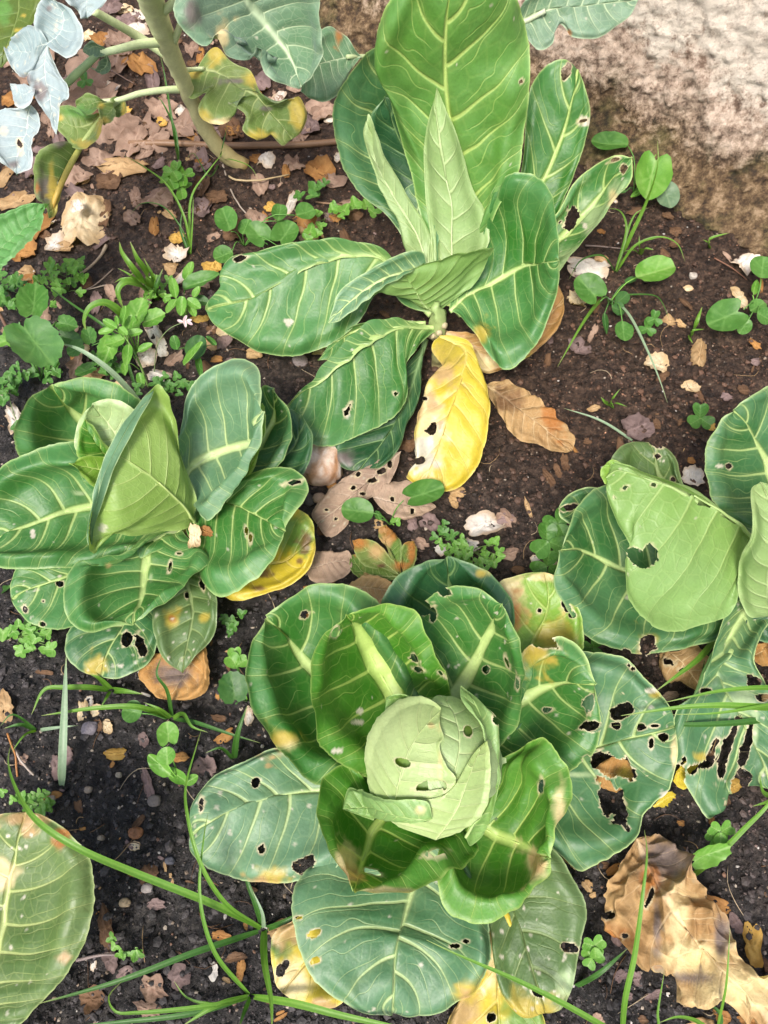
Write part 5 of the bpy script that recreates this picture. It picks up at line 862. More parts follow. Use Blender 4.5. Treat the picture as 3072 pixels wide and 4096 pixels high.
grass('seedling with slim bent leaves on bare soil near the wall', 'I', 1045, 1340, [('', [(1060,1300,2),(1135,1290,2)], 4.5), ('', [(1085,1240,2.6),(1120,1150,3.6)], 8), ('', [(1040,1350,1),(1060,1380,1)], 7)])
grass('broad glossy blade arching behind the leafy cabbage', '4', 1040, 1130, [('', [(800,880,6),(600,742,8),(430,684,7)], 8, GP), ('', [(860,650,4),(760,555,6),(560,420,6),(325,248,4)], 4.6, GD)])
grass('broad-bladed grass seedling among the feathery weeds', '4', 1160, 370, [('', [(1080,170,7),(1010,60,10),(960,-60,12)], 15), ('', [(1120,180,6),(1060,60,8)], 9), ('', [(1040,220,6),(960,110,9),(900,20,10),(880,-60,10)], 13), ('', [(1000,250,5),(920,240,6),(870,300,5.4),(910,440,3)], 15), ('', [(1050,230,4),(900,215,5),(845,240,4)], 9), ('', [(950,180,6),(870,135,6)], 6), ('', [(1180,330,2),(1230,320,2)], 7), ('', [(1000,170,6),(950,190,6)], 6), ('', [(1150,270,4),(1200,140,5.6)], 10, GD)])
grass('arching yellow-green blade in the middle of the weeds', '4', 960, 640, [('', [(880,460,5),(770,390,7),(670,420,7),(620,520,5.6),(640,610,4)], 14)])
grass('low grass between the leafy cabbage and the bare soil', 'F', 880, 350, [('', [(700,290,3),(500,295,3.6),(210,335,2.6)], 6), ('', [(810,300,2),(735,268,2.4)], 5), ('', [(850,200,4),(800,120,6),(830,20,6)], 4.6, GD), ('', [(1000,370,2),(1180,430,2.6),(1330,475,2)], 4.6, GD), ('', [(940,330,2),(980,390,2.4),(1060,420,2)], 5)])
grass('pale stiff blade standing across the black soil', 'F', 316, 700, [('', [(320,560,2),(330,300,4),(338,30,5)], 9, GP)])
grass('sprawling low grass on the dark soil by the spotted cabbage leaf', 'F', 570, 205, [('', [(450,190,2),(330,190,3),(230,200,3),(160,330,1.6)], 6), ('', [(500,140,2.4),(460,125,3)], 7), ('', [(640,210,1.6),(730,225,1.6)], 7), ('', [(540,250,1.5),(515,290,1.2)], 5)])
grass('short dark blade behind the blue outer leaf', 'F', 1195, 560, [('', [(1215,420,3),(1262,285,4)], 7, GD), ('', [(1120,500,2),(1050,525,2)], 4, GD)])
grass('wispy grass at the edge of the bare soil', 'F', 190, 410, [('', [(120,440,1.6),(60,520,1.6)], 3), ('', [(300,395,1.4),(400,385,1.6)], 4, GP), ('', [(60,330,2),(0,390,1.4)], 3, GD), ('', [(100,380,2),(20,400,2)], 5, GD)])
grass('thin blade beside the kale foot in the leaf litter', '3', 1490, 1345, [('', [(1440,1080,6),(1400,850,9),(1360,640,11)], 4.4, GD)])
grass('yellow-green blades under the leafy cabbage at the bed\'s edge', 'B', 10, 1140, [('', [(40,1125,2),(60,1110,2.4)], 10, GD)])
# ---------------------------------------------------------------- fallen and dried leaves, twigs, stones
DK = {'white': ((.52, .47, .42), (.66, .62, .57)), 'cream': ((.50, .38, .22), (.64, .54, .38)), 'tan': ((.33, .20, .09), (.47, .32, .17)), 'pink': ((.23, .145, .105), (.36, .25, .19)),
      'brown': ((.085, .045, .024), (.16, .09, .05)), 'rust': ((.26, .115, .035), (.40, .21, .07)), 'gold': ((.42, .24, .05), (.55, .36, .10)), 'mauve': ((.14, .095, .09), (.24, .17, .16))}
DL = {'white': ('off-white papery flake of dried leaf lying on the soil', 'white papery leaf flakes'), 'cream': ('cream dried leaf piece with tan edges lying on the soil', 'cream dried leaf pieces'),
      'tan': ('curled tan dry leaf on the soil', 'curled tan dry leaves'), 'pink': ('flat pinkish-brown fallen leaf in the litter', 'pinkish-brown fallen leaves'), 'brown': ('dark brown rotting leaf scrap on the soil', 'dark brown leaf scraps'),
      'rust': ('rust-orange dry leaf scrap on the soil', 'rust-orange leaf scraps'), 'gold': ('golden yellow dry leaf scrap on the soil', 'golden leaf scraps'), 'mauve': ('greyish-mauve old leaf scrap on the soil', 'mauve leaf scraps')}
MARK = [('near the foot of the kale', 'E', 960, 655), ('beside the tall upright cabbage', 'C2', 1060, 600), ('beside the leafy cabbage', 'B', 850, 905), ('beside the round-headed cabbage', 'A', 718, 925), ('beside the blue-green cabbage', 'D', 1500, 1500),
        ('near the foot of the wall', 'I', 1150, 650), ('among the weeds and spurge', '4', 900, 500), ('beside the big crumpled dry leaf', 'H', 1000, 1200), ('on the bare black soil', 'F', 500, 900), ('near the sedge tufts', 'F', 1200, 1650), ('on the red soil near the wall', 'I', 900, 1600), ('beside the brown twig', 'E', 1250, 640), ('under the yellow-edged kale leaf', 'E', 1100, 540), ('beside the large cream dried leaf', '3', 705, 1850),
        ('beside the thin grass tuft', 'E', 800, 960), ('under the blue-grey kale leaves', 'E', 150, 480), ('behind the kale stem', 'E', 600, 140), ('under the yellowing kale leaf stalk', 'E', 480, 560), ('between the kale stem and the twig end', 'E', 700, 600), ('behind the tall upright cabbage', 'E', 1400, 520)]
MARKP = [(n_, ground_at(f_, x_, y_)) for n_, f_, x_, y_ in MARK]
def dry_leaf(fr, x, y, ln, wd, ang, kind, lab=None, curl=None, lobes=None, seed=None, rings=7, seg=34, lift=0., cup=None, group=None, raw=False):
    _ws[0] += 11; sd = _ws[0] if seed is None else seed; r = np.random.RandomState(sd)
    g_ = ground_at(fr, x, y) if lift < .01 else un(fr, [(x, y, lift*100)])[0]; v = frame_vec(fr, x, y, g_[2]*100, ang, ln); L = np.linalg.norm(v); d = v/L
    # the screen foreshortens lengths running away from the camera; widths keep their level size
    Wd = np.linalg.norm(frame_vec(fr, x, y, g_[2]*100, ang + 90, wd)); s = np.cross([0, 0, 1.], d)
    th = np.linspace(0, 2*np.pi, seg, endpoint=False); cx, sx_ = np.cos(th), np.sin(th)
    lobes = (.42 if kind == 'pink' else .30) if lobes is None else lobes
    f = 1 + lobes*n1(cx*2.4 + sx_*1.9 + 7, sd) + lobes*.7*n1(cx*5.2 + 3*sx_ + 13, sd+1) + .13*n1(th*9, sd+2)
    f = np.clip(f, .32, 1.5)*(.74 + .26*np.abs(sx_)**.5)
    rr = (np.arange(1, rings+1)/rings)[:, None]
    xx = np.concatenate([[0], (cx*f*rr).ravel()]); yy = np.concatenate([[0], (sx_*f*rr).ravel()])
    q = np.stack([xx*1.6, yy*1.6, xx*0 + sd*.13], -1); cu = r.uniform(.05, .28) if curl is None else curl; cp = r.uniform(-.10, .16) if cup is None else cup
    zz = min(L, Wd)*(cu*yy**2*r.choice([-1, 1, 1]) + cp*xx**2 + .26*np.abs(fbm(q*1.4, 3, sd)) + .10*fbm(q*4, 2, sd+4))
    zz = zz*(.45 + .55*sstep(.012, .035, max(L, Wd))) + min(L, Wd)*.05*np.exp(-(yy/.07)**2)
    V = g_ + np.outer(xx*L/2, d) + np.outer(yy*Wd/2, s); V[:, 2] = g_[2] + zz*.9
    V[:, 2] += V[:, 0]*0; gg = gz(V[:, 0], V[:, 1]); V[:, 2] += (np.percentile(gg - V[:, 2], 93) + .0008) if lift < .01 else 0
    tri = [[0, 1 + i, 1 + (i+1) % seg] for i in range(seg)]
    for k in range(rings-1):
        a, b_ = 1 + k*seg, 1 + (k+1)*seg
        for i in range(seg):
            i2 = (i+1) % seg; tri += [[a+i, b_+i, b_+i2], [a+i, b_+i2, a+i2]]
    c1, c2 = (np.array(c) for c in DK[kind]); w = np.clip(.5 + .9*fbm(V*90, 3, sd), 0, 1)[:, None]
    C = lerp(c1, c2, w)*r.uniform(.8, 1.12)
    C = lerp(C, c2*1.1, (.6*np.exp(-(np.abs(yy)/.05)**2) + .25*(np.cos((xx - np.abs(yy)*.8)*15) > .86))[:, None])
    edge = np.concatenate([[0], np.repeat(rr.ravel(), seg)])
    if kind in ('white', 'cream'): C = lerp(C, np.array((.40, .24, .10)), (sstep(.55, 1, edge + .5*fbm(V*60, 2, sd+6))*.55)[:, None])
    else: C = lerp(C, c1*.6, (sstep(.7, 1, edge + .4*fbm(V*80, 2, sd+6))*.6)[:, None])
    if raw: return V, np.array(tri), C
    o = mesh_obj('dry_leaf', V, np.array(tri), C, 'dry', loc=g_)
    lb, gp = DL[kind]; wh = min(MARKP, key=lambda q: np.linalg.norm(q[1] - g_))[0]
    sz = 'small ' if max(L, Wd) < .022 else ('large ' if max(L, Wd) > .05 else '')
    if lab: tag(o, lab, 'dry leaf', group)
    else: tag(o, sz + lb.split(' lying')[0].split(' on the')[0].split(' in the')[0] + ' ' + wh, 'dry leaf', gp)
    return o
# single ones that stand out
dry_leaf('3', 705, 1850, 480, 400, 78, 'cream', 'large cream dried cabbage leaf curled on the soil below the kale', curl=.3, seed=41, rings=10, seg=48, lobes=.10)
dry_leaf('3', 640, 1720, 120, 110, 10, 'white', 'small white flake resting on top of the large cream dried leaf', lift=.03)
dry_leaf('K', 1072, 512, 215, 130, 20, 'white', 'white triangular shell-like shard beside the feathery weed', curl=.3, lobes=.3)
dry_leaf('I', 390, 908, 320, 145, -8, 'white', 'long white papery flake under the hole-bitten cabbage leaf', curl=.2, lobes=.12)
dry_leaf('I', 1388, 885, 155, 120, 30, 'white', 'crumpled white flake near the wall', curl=.3)
dry_leaf('I', 825, 1525, 190, 115, -20, 'cream', 'cream oval petal with brown ends on red soil', curl=.3, lobes=.06)
dry_leaf('I', 1095, 1460, 185, 110, 80, 'tan', 'upright-lying tan curled leaf on bare soil', curl=.35, lobes=.1)
dry_leaf('I', 330, 1122, 160, 110, -10, 'cream', 'cream curled piece beside the withered orange leaf', curl=.35)
dry_leaf('I', 710, 1915, 205, 160, 20, 'mauve', 'round greyish-pink old leaf on red soil', curl=.05, lobes=.08)
dry_leaf('I', 1350, 1095, 80, 150, 10, 'cream', 'small pale leaf beside the weed near the wall', lobes=.06)
dry_leaf('D', 1190, 795, 160, 120, -5, 'white', 'pinkish-white flake behind the big folded leaf', curl=.25)
dry_leaf('B', 75, 345, 90, 150, 20, 'white', 'white flake at the edge of the leafy cabbage\'s back leaf')
dry_leaf('B', 925, 890, 75, 120, 10, 'cream', 'cream petal caught in the heart of the leafy cabbage', curl=.4, lift=.07)
dry_leaf('B', 975, 862, 90, 50, 160, 'rust', 'small rust scrap caught in the heart of the leafy cabbage', lift=.066)
def dried(label, M, L, R, kind, fr, **kw):
    b = ground_at(fr, M[0][0], M[0][1]); _ls[0] += 13
    k2 = dict(puck=.001, net=.3, rim=.2, serr=.06, crumple=.004); k2.update(kw)
    V, Q, C, E = patch(M, L, R, _ls[0], kind, fr=fr, **k2); E.pop('_mid')
    return tag(mesh_obj('dry_leaf', V, Q, C, 'dry', loc=b, extra=E), label, 'dry leaf')
dried('big crumpled tan and pale dried cabbage leaf with pleated folds', [(760,600,1.5),(930,960,4),(1200,1350,4.6),(1500,1620,4.6),(1820,1800,4)], [(900,558,2.4),(1105,740,3),(1120,900,4),(1290,1100,4.6),(1405,1230,5),(1480,1430,5.6),(1660,1540,6),(1800,1620,5)],
      [(700,700,2),(610,850,2),(530,1010,1.6),(525,1200,1.2),(610,1330,1.2),(850,1432,1.2),(985,1512,1.2),(1180,1682,1.2),(1400,1785,1.2),(1620,1850,1.2)], 'tan', 'H', fold=.030, pleat=.002, crumple=.008, fine=.0025, nlat=9, serr=.10, vw=.6, net=.1,
      yel=[(1500,1640,420,'c',170),(1200,1400,260,'c',150),(1050,1150,90,'c',260),(1330,1300,60,'v',200),(900,1200,40,'v',200),(1150,1560,160,'v',40),(640,1250,150,'r',120),(950,720,200,'v',160),(700,1100,160,'t',200),(850,900,60,'r',120)], holes=[(685,1270,16,14),(560,1130,40,22),(850,1010,14,60,20)])
dried('crumpled brown dried leaf on bare soil beside the drooping yellow leaf', [(1262,708,.8),(1450,830,2.6),(1645,1000,.8)], [(1350,698,1.6),(1480,758,2),(1565,830,2),(1655,950,1.2)], [(1320,830,1),(1400,942,1),(1480,968,1),(1600,1010,.8)], 'tan', 'C2', fold=.007, pleat=.002, yel=[(1350,780,80,'b',60),(1560,850,50,'r',70)])
dried('lacy brown skeleton of a dried leaf beside the quartz stone', [(890,1000,.8),(700,1170,2.2),(515,1320,.8)], [(840,1130,1),(700,1250,1),(650,1330,1),(565,1380,.8)], [(760,1060,1.6),(620,1140,1.8),(492,1275,1.2)], 'pink', 'C2', fold=.006, holes=[(760,1130,14,8),(700,1100,10),(800,1090,16,10),(640,1240,10),(720,1190,12,8),(840,1060,12,16),(600,1300,8),(680,1160,7),(560,1260,9,6)], specks=10)
dried('second lacy dried leaf beneath the two-leaved weed', [(500,370,.8),(650,400,1.8),(820,420,.8)], [(560,300,1),(660,290,1.2),(760,360,1)], [(560,440,.8),(680,480,.8),(770,450,.8)], 'pink', 'K', fold=.005, holes=[(600,380,10),(700,440,8,12)])
dried('curled orange-brown dried leaf tucked under the leafy cabbage', [(960,1360,1.4),(880,1500,2.2),(800,1660,.8)], [(985,1450,2.4),(985,1600,2),(930,1650,1.4)], [(760,1440,1.4),(650,1510,1.2),(690,1590,1),(740,1640,.8)], 'rust', 'B', fold=.007, yel=[(840,1540,90,'v',60)])
dried('pale brown dead leaf beside the yellow leaf of the leafy cabbage', [(150,740,.6),(270,700,1.8),(390,690,.8)], [(200,640,1.4),(300,640,1.6),(375,650,1)], [(200,800,.6),(300,800,.6),(375,760,.6)], 'pink', 'K', fold=.006)
dried('tan dead leaf piece with one black hole behind the round-headed cabbage', [(360,820,.8),(480,830,2.6),(615,850,2)], [(430,790,2),(520,770,2.6),(590,800,2.4)], [(430,900,1),(520,930,1.4),(590,900,1.6)], 'tan', 'K', fold=.003, holes=[(440,843,7)])
dried('curled brown scraps of dead leaf heaped under the blue-green cabbage', [(900,400,1),(1000,470,3),(1130,640,1)], [(1000,380,3),(1110,330,3.4),(1200,470,2.4),(1180,580,1.6)], [(850,440,1),(870,540,1),(1000,620,1),(1080,650,.8)], 'tan', '1', fold=.014, serr=.15, holes=[(900,470,40,22),(1000,540,20,14)])
dried('curled dead leaf under the pale heart of the blue-green cabbage', [(1560,420,.8),(1640,380,2.6),(1720,300,1)], [(1540,350,2),(1600,330,2.4),(1680,270,2)], [(1600,500,.8),(1700,470,.8)], 'rust', '1', fold=.01, serr=.12)
dried('yellow and green dead leaf scrap beside the shredded cabbage leaf', [(1110,1195,1.4),(1010,1300,1.8),(930,1370,1)], [(1080,1260,1),(1060,1380,.8),(990,1430,.6)], [(1060,1195,2),(970,1270,2)], 'yel', '1', fold=.004)
dried('yellow scrap of leaf peeping out under the torn cabbage leaf', [(780,1570,1),(870,1520,1.4),(960,1480,1)], [(820,1520,1.4),(900,1460,1.4)], [(850,1570,.6),(930,1540,.6)], 'yel', '1', fold=.003)
dried('yellowed old leaf seen through the big torn hole', [(300,1340,.8),(470,1330,2),(640,1340,1)], [(400,1230,2),(500,1190,2),(600,1250,1.6)], [(420,1450,.6),(540,1460,.6),(610,1400,.6)], 'rust', '1', fold=.003, yel=[(560,1330,60,'y',80)])
dried('tan tatter of dead leaf under the torn cabbage leaf', [(30,1800,1.4),(100,1870,2.4),(190,2050,1.4)], [(110,1810,2.6),(170,1850,2.6),(170,1960,2)], [(60,1880,1.4),(120,1980,1)], 'tan', '1', fold=.004)
lobed_f = thing('fig_leaf', 'reddish-brown and green lobed fig leaf lying behind the round-headed cabbage', 'fig leaf', ground_at('K', 640, 770))
lobed(lobed_f, [([(645,775,1),(590,680,2),(565,590,2.6),(570,515,2.2)], [(590,640,2.4),(540,590,2.4),(530,540,2.2)], [(640,680,2.4),(645,610,2.4),(610,545,2.2)]),
                ([(645,775,1),(540,690,1.8),(450,620,2),(395,590,1.6)], [(560,740,1.4),(460,720,1.6),(405,650,1.6)], [(600,690,2.2),(520,600,2.4),(440,580,2)]),
                ([(645,775,1),(560,770,1.2),(450,750,1.2),(385,665,1)], [(560,800,1),(450,790,.8),(385,740,.8)], [(560,730,1.6),(480,690,1.6),(420,660,1.4)]),
                ([(645,775,1),(670,700,1.8),(690,640,2),(712,600,1.8)], [(640,690,2),(650,620,2.2),(690,595,2)], [(690,750,1.4),(715,690,1.6),(722,630,1.6)])], 'kyel', 'K', name='blade', mat='dry', net=.2, rib=.6, vw=.7, serr=.06, crumple=.004,
      yel=[(430,600,70,'r',50),(600,540,50,'r',50),(700,650,26,'r',90),(520,640,60,'t',60),(640,720,50,'r',30),(545,720,26,'b',14)])
# litter listed from the photograph: frame, x, y, length, width, angle, kind
LIT = [('E',380,340,210,160,80,'pink'),('E',520,262,130,90,70,'pink'),('E',500,560,220,120,20,'pink'),('E',575,650,190,90,60,'pink'),('E',655,630,170,90,30,'pink'),('E',785,560,160,110,-20,'pink'),('E',700,470,140,100,10,'pink'),
 ('E',330,775,150,90,20,'pink'),('E',680,865,120,90,40,'pink'),('E',590,862,60,105,10,'pink'),('E',872,905,95,80,0,'mauve'),('E',875,715,100,90,0,'mauve'),('E',430,690,90,130,70,'pink'),('E',840,660,60,90,0,'pink'),('E',620,560,140,110,120,'pink'),('E',410,440,130,160,60,'pink'),
 ('E',300,480,130,120,30,'pink'),('E',1400,480,140,90,20,'pink'),('E',1340,560,100,70,10,'mauve'),('E',830,215,90,60,0,'pink'),('E',520,180,120,70,0,'pink'),('E',560,100,130,70,20,'mauve'),('E',480,40,120,80,30,'mauve'),('E',440,190,90,60,20,'rust'),
 ('E',590,270,120,110,30,'rust'),('E',1370,745,150,100,-30,'rust'),('E',1270,720,90,70,20,'pink'),('E',1110,690,80,40,0,'rust'),('E',1010,575,80,50,0,'rust'),('E',700,535,50,40,20,'gold'),('E',545,478,50,40,30,'gold'),('E',765,1030,80,55,20,'gold'),('E',1170,905,60,40,20,'gold'),
 ('E',540,735,230,90,-5,'tan'),('E',20,770,60,260,-10,'tan'),('E',70,880,240,70,20,'tan'),('E',135,1010,110,190,-20,'rust'),('E',100,1100,130,90,0,'rust'),('E',45,440,90,60,0,'rust'),('E',1110,960,100,60,10,'pink'),('E',1000,1020,100,60,10,'brown'),('E',1330,1010,70,100,20,'tan'),('E',1455,950,70,40,10,'rust'),
 ('E',470,790,140,70,10,'brown'),('E',460,930,60,120,0,'brown'),('E',940,860,110,60,20,'brown'),
 ('E',610,75,60,60,40,'white'),('E',600,135,110,60,10,'white'),('E',390,165,70,45,10,'cream'),('E',785,480,70,40,-30,'white'),('E',1150,700,80,70,60,'white'),('E',1425,515,55,75,0,'white'),('E',1458,690,35,45,0,'white'),('E',1262,885,50,120,-10,'white'),('E',480,395,60,60,40,'white'),('E',205,970,70,60,40,'white'),('E',240,1060,100,80,0,'white'),('E',440,330,40,40,0,'white'),('E',540,55,80,40,10,'cream'),
 ('J',765,245,85,90,60,'white'),('J',740,300,70,50,0,'tan'),('J',790,330,40,100,-20,'white'),('J',670,580,80,130,20,'white'),('J',640,685,110,90,10,'white'),('J',690,765,100,60,-20,'white'),('J',985,570,110,60,-20,'cream'),('J',1100,668,85,55,0,'tan'),('J',1390,650,130,60,20,'cream'),('J',870,520,90,35,-5,'gold'),('J',920,300,70,80,60,'gold'),('J',1290,640,90,40,0,'mauve'),
 ('J',380,365,60,50,0,'brown'),('J',110,330,100,70,10,'tan'),('J',130,370,110,60,0,'rust'),('J',400,760,140,60,0,'tan'),('J',150,620,60,50,0,'white'),('J',370,650,60,40,0,'cream'),('J',525,810,70,40,0,'cream'),('J',700,650,60,90,10,'white'),
 ('I',1045,1660,130,85,20,'cream'),('I',1270,1722,70,60,30,'mauve'),('I',1090,1712,50,100,10,'brown'),('I',1378,1682,80,60,0,'brown'),('I',340,1420,110,130,30,'mauve'),('I',420,1330,50,130,-20,'pink'),('I',905,1255,110,70,10,'tan'),('I',980,1265,60,60,10,'tan'),('I',480,680,70,30,-20,'rust'),('I',895,585,90,36,-20,'brown'),('I',945,680,90,60,10,'brown'),('I',940,770,90,50,20,'brown'),('I',1450,1390,60,80,20,'rust'),('I',430,1800,100,40,20,'tan'),('I',870,1590,60,90,-30,'brown'),
 ('I',1275,830,40,70,10,'pink'),('I',570,490,36,24,0,'white'),('I',1025,1045,70,40,10,'cream'),('I',390,2010,60,40,0,'brown'),('I',140,2010,120,60,0,'brown'),('I',1450,1510,70,50,30,'mauve'),('I',480,850,100,50,-10,'tan'),('I',1165,1900,60,80,20,'gold'),('I',830,1900,60,70,0,'brown'),('I',1010,1150,140,30,-40,'brown'),
 ('K',1180,480,130,80,-40,'pink'),('K',790,500,120,80,-20,'mauve'),('K',700,510,60,80,10,'mauve'),('K',930,350,100,60,10,'tan'),('K',910,400,50,70,10,'tan'),('K',1440,240,40,80,10,'brown'),('K',240,540,60,60,0,'brown'),('K',530,510,60,50,0,'tan'),('K',740,610,110,60,0,'pink'),('K',1190,660,120,60,10,'pink'),('K',850,640,80,60,0,'white'),('K',1000,620,90,60,0,'white'),('K',1330,690,60,40,0,'white'),('K',1240,740,80,40,0,'brown'),('K',680,100,100,60,10,'brown'),
 ('D',40,1050,120,110,-30,'mauve'),('D',330,1310,60,60,0,'white'),('D',300,800,60,120,20,'brown'),('D',400,700,60,100,0,'brown'),('D',1200,890,60,60,0,'white'),('D',1180,690,60,40,0,'rust'),('D',560,1840,60,40,0,'brown'),
 ('1',1100,600,130,100,-30,'pink'),('1',900,740,150,60,20,'pink'),('1',1390,1420,120,100,30,'gold'),('1',1340,1520,60,90,0,'brown'),('1',1640,750,90,60,0,'tan'),('1',1600,600,60,60,0,'pink'),('1',400,2020,120,60,0,'brown'),('1',1560,420,90,70,20,'rust'),('1',990,1700,70,50,0,'rust'),('1',1230,1680,60,70,0,'rust'),('1',1010,1900,60,40,0,'brown'),
 ('H',420,930,110,60,-50,'tan'),('H',460,990,60,40,30,'tan'),('H',640,1540,120,80,40,'mauve'),('H',760,1560,90,110,0,'mauve'),('H',700,1680,80,60,0,'mauve'),('H',870,1670,150,60,20,'mauve'),('H',500,1840,70,100,20,'pink'),('H',1340,1820,150,90,-20,'rust'),('H',1530,1840,180,80,0,'rust'),('H',1200,1860,200,60,0,'tan'),('H',1290,1050,260,90,-20,'rust'),('H',1545,1330,150,290,-10,'gold'),('H',1430,1180,90,150,30,'mauve'),('H',1640,1480,60,120,10,'brown'),('H',800,1840,80,60,0,'brown'),('H',1080,1720,90,50,-30,'pink'),
 ('F',590,535,135,65,5,'gold'),('F',925,548,100,50,5,'rust'),('F',1050,600,130,110,-40,'mauve'),('F',1150,440,120,50,35,'rust'),('F',1120,350,100,40,-10,'brown'),('F',735,460,70,80,20,'mauve'),('F',760,690,60,170,20,'mauve'),('F',295,600,70,130,20,'mauve'),('F',25,290,100,160,20,'tan'),('F',430,310,60,100,10,'cream'),('F',550,390,60,70,40,'cream'),('F',490,310,60,60,0,'cream'),('F',460,260,60,60,20,'white'),('F',1275,340,50,90,10,'white'),('F',690,1000,70,50,0,'cream'),('F',550,1420,90,230,20,'brown'),('F',570,1580,90,130,30,'mauve'),('F',790,1720,180,140,-20,'pink'),('F',760,1830,160,80,-20,'pink'),('F',920,1660,140,120,40,'mauve'),('F',470,1780,150,130,0,'brown'),('F',1130,1460,120,50,-10,'rust'),('F',1200,1570,130,50,10,'brown'),('F',1230,1640,50,130,-10,'rust'),('F',1090,1640,60,90,20,'white'),('F',760,1150,110,120,0,'brown'),('F',1420,1430,130,90,30,'tan'),('F',1560,1240,80,60,0,'brown'),('F',480,1610,36,60,0,'white'),('F',640,1650,110,60,40,'mauve'),('F',800,1300,110,60,0,'mauve'),('F',120,560,60,60,0,'pink'),('F',340,550,80,100,0,'mauve')]
for (f_, x, y, l, w, a, k) in LIT: dry_leaf(f_, x, y, l, w, a, k, rings=5, seg=26)
rg = np.random.RandomState(77)
def onsoil(px, py):
    p = un('O', [(px/1.8517, py/1.8517, 0)])[0]; return wallside(p[0], p[1]) < -.04
def join_stuff(name, parts, label, cat):
    n, Vs, Fs, Cs = 0, [], [], []
    for V, F, C in parts: Vs.append(V); Fs.append(F + n); Cs.append(C); n += len(V)
    o = mesh_obj(name, np.vstack(Vs), np.vstack(Fs), np.vstack(Cs), 'dry'); o['kind'] = 'stuff'; tag(o, label, cat)
bits = []
while len(bits) < 170:                                      # the thick litter round the kale and weeds
    x, y = rg.uniform(0, 1500), rg.uniform(120, 1500)
    if y > 760 and rg.rand() < .55 or not onsoil(x, y): continue
    s = rg.uniform(14, 80); bits.append(dry_leaf('O', x/1.8517, y/1.8517, s/1.8517*1.4, s/1.8517*rg.uniform(.45, 1), rg.uniform(0, 180), rg.choice(['pink', 'brown', 'mauve', 'tan', 'rust', 'white'], p=[.42, .24, .16, .08, .07, .03]), rings=4, seg=20, raw=True))
while len(bits) < 460:
    x, y = rg.uniform(0, 3072), rg.uniform(700, 4096)
    if not onsoil(x, y): continue
    s = 9 + 46*rg.rand()**2; bits.append(dry_leaf('O', x/1.8517, y/1.8517, s/1.8517*1.7, s/1.8517*rg.uniform(.3, .9), rg.uniform(0, 180), rg.choice(['brown', 'mauve', 'rust', 'tan', 'cream', 'white'], p=[.44, .26, .13, .1, .04, .03]), rings=3, seg=14, raw=True))
join_stuff('leaf_litter', bits, 'crumbled scraps of dead leaf strewn over the whole bed', 'litter')
# straw, rootlets and stalk fragments
fib = []
while len(fib) < 260:
    x, y = rg.uniform(0, 3072), rg.uniform(150, 4096)
    if not onsoil(x, y): continue
    p0 = ground_at('O', x/1.8517, y/1.8517); a = rg.uniform(0, 6.28); ln = rg.uniform(.008, .05)
    q = [p0 + np.array([math.cos(a + k*.35*bd)*ln*k/3, math.sin(a + k*.35*bd)*ln*k/3, 0]) for bd in [rg.normal(0, 1)] for k in range(4)]
    q = [np.array([e[0], e[1], float(gz(e[0], e[1])) + .0012 + .002*(k in (1, 2))]) for k, e in enumerate(q)]
    V, Q, t_ = tube(q, [.0005, .0005, .0004, .0003], 4, 7); Q = np.array([[e[0], e[1], e[2]] for e in Q] + [[e[0], e[2], e[3]] for e in Q if e[2] != e[3]])
    c = np.array([(.30, .20, .11), (.16, .09, .05), (.40, .32, .22), (.10, .06, .04)])[rg.randint(4)]; fib.append((V, Q, np.broadcast_to(c, (len(V), 3))))
join_stuff('straw_fibres', fib, 'thin straws and rootlets scattered over the soil', 'litter')
# winged seeds, twigs, stalks, stones
def twig(label, fr, pts, rad, col, cat='twig', group=None, knob=.0006):
    g0 = ground_at(fr, pts[0][0], pts[0][1]); T = thing('twig' if cat == 'twig' else 'dry_stalk', label, cat, g0, group)
    P = np.array([ground_at(fr, x, y) + (0, 0, z/100) for x, y, z in pts])
    tube_obj('bark' if cat == 'twig' else 'stalk', P, rad, col, T, n=8, knob=knob, col2=np.array(col)*.8); return T
twig('brown woody twig lying across the litter behind the kale foot', 'E', [(560,628,.4),(760,632,.6),(930,640,.5),(1180,640,.6),(1320,635,.5),(1480,622,.6)], [.005, .006, .006, .0065, .006, .006], (.20, .115, .065))
twig('pale curved dry stalk among the feathery weeds', '4', [(790,-20,.4),(755,70,.8),(680,160,1),(590,225,1),(470,285,.5)], [.003, .0022, .002, .0018, .0012], (.42, .33, .24), 'stalk')
twig('thin grey twig beside the pale curved stalk', '4', [(840,150,.3),(700,280,.5),(560,340,.3)], [.0012, .0011, .0008], (.22, .17, .14))
twig('second thin grey twig beside the feathery weeds', '4', [(800,265,.3),(680,300,.4),(550,330,.3)], [.0012, .001, .0008], (.25, .2, .16))
twig('thin brown stem leaning behind the heart-shaped weed leaves', '4', [(0,440,3),(60,560,4),(120,680,3)], [.003, .0028, .0022], (.16, .09, .06))
twig('pale dry root strand below the kale foot', 'E', [(955,690,.4),(1000,830,.4),(1040,900,.4),(1090,960,.3)], [.002, .0016, .0014, .001], (.36, .30, .25), 'stalk')
twig('arched pale dry stalk beside the rust-coloured leaf', 'E', [(990,770,.4),(1030,800,1),(1120,805,1.2),(1250,765,.5)], [.0018, .0016, .0014, .001], (.42, .32, .18), 'stalk')
twig('thin twig in front of the tall cabbage', 'E', [(1365,880,.4),(1480,900,.6),(1600,915,.4)], [.0014, .0012, .001], (.25, .15, .09))
twig('thin brown stalk of a fallen leaf near the kale', 'E', [(430,285,.3),(500,330,.8),(580,370,.4)], [.0012, .001, .0008], (.20, .13, .1))
twig('thin reddish stalk lying by the wall weed', 'I', [(1190,850,.3),(1300,920,.5),(1400,990,.3)], [.0012, .0011, .0008], (.16, .07, .04))
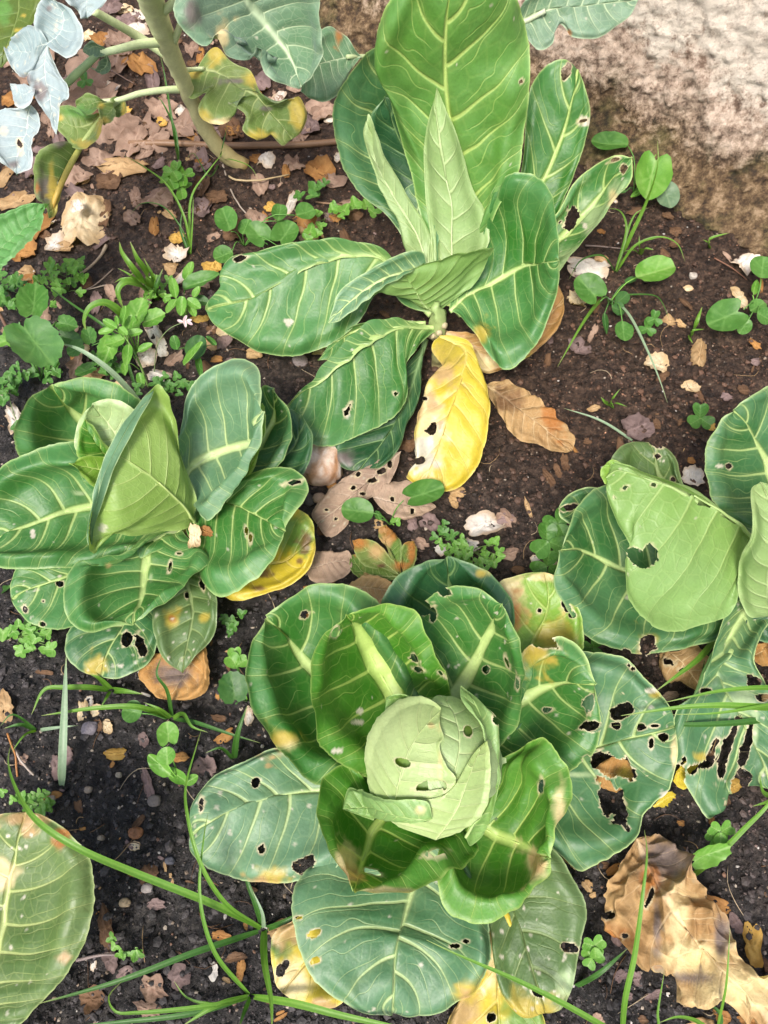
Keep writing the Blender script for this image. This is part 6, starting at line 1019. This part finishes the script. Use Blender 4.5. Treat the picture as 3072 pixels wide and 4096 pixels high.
twig('thin grey twig near the wall on bare soil', 'I', [(380,770,.3),(500,785,.5),(610,790,.3)], [.0016, .0013, .001], (.2, .15, .13))
twig('white crooked dry stalk on the black soil', 'F', [(75,500,.3),(120,570,.6),(180,640,.3)], [.0016, .0014, .001], (.40, .33, .28), 'stalk')
twig('orange straw on the black soil', 'F', [(45,430,.4),(90,530,.8),(97,650,.4)], [.0012, .0012, .001], (.36, .16, .05), 'stalk')
twig('long grey dead stalk among rotting leaves', 'F', [(400,1580,.4),(540,1555,.6),(640,1550,.3)], [.0016, .0013, .001], (.26, .2, .19), 'stalk')
def stone(label, fr, x, y, ln, wd, hgt, cols, seed, ang=0, group=None, name='stone'):
    g_ = ground_at(fr, x, y); v = frame_vec(fr, x, y, 0, ang, ln); L = np.linalg.norm(v); d = v/L; Wd = np.linalg.norm(frame_vec(fr, x, y, 0, ang + 90, wd)); s = np.cross([0, 0, 1.], d)
    th, ph = np.meshgrid(np.linspace(0, 2*np.pi, 25), np.linspace(.001, np.pi - .001, 14)); D = np.stack([np.sin(ph)*np.cos(th), np.sin(ph)*np.sin(th), np.cos(ph)], -1)
    D = np.sign(D)*np.abs(D)**.8*(1 + .22*fbm(D*1.6, 2, seed)[..., None] + .07*fbm(D*5, 2, seed)[..., None]); D[:, -1] = D[:, 0]
    V = (g_ + D[..., :1]*L/2*d + D[..., 1:2]*Wd/2*s + D[..., 2:]*np.array([0, 0, hgt/2]) + np.array([0, 0, hgt*.28])).reshape(-1, 3)
    c = lerp(np.array(cols[0]), np.array(cols[1]), np.clip(.5 + 1.2*fbm((V - g_)*np.array([200, 50, 60]), 3, seed), 0, 1)[:, None])
    return tag(mesh_obj(name, V, grid_faces(13, 24)[:, ::-1], c, 'stone', loc=g_, smooth=True), label, 'stone', group)
stone('rust-streaked white quartz stone beside the leafy cabbage', 'B', 1532, 560, 200, 185, .035, ((.38, .20, .10), (.66, .60, .54)), 3)
PB = 'small pebbles on the soil'
for k, (f_, x, y, l, w, c) in enumerate([('F',695,935,75,60,(.20,.085,.035)),('F',640,1290,60,50,(.32,.24,.15)),('F',460,400,80,70,(.16,.14,.16)),('F',870,1075,50,45,(.06,.06,.075)),('B',1440,690,75,60,(.05,.045,.045)),('B',1515,705,60,45,(.30,.22,.16)),('K',225,380,60,45,(.32,.22,.15)),('K',175,390,70,60,(.05,.045,.04)),('I',1060,960,50,36,(.36,.32,.28)),('F',755,1215,60,50,(.28,.24,.22)),('C2',440,600,60,40,(.16,.13,.13)),('J',1300,700,60,45,(.15,.12,.12)),('F',520,960,36,30,(.2,.16,.12)),('F',455,715,40,36,(.24,.19,.15)),('F',270,760,40,36,(.24,.2,.16)),('F',610,640,30,28,(.3,.26,.2)),('F',790,770,70,60,(.13,.11,.10))]):
    g0 = ground_at(f_, x, y); hue = 'reddish' if c[0] > c[2]*2.5 else ('dark' if max(c) < .1 else ('pale' if max(c) > .27 else 'grey-brown'))
    stone('small smooth ' + hue + ' pebble ' + min(MARKP, key=lambda q: np.linalg.norm(q[1] - g0))[0], f_, x, y, l, w, .008, (np.array(c)*.75, np.array(c)*1.2), 20 + k, group=PB, name='pebble')
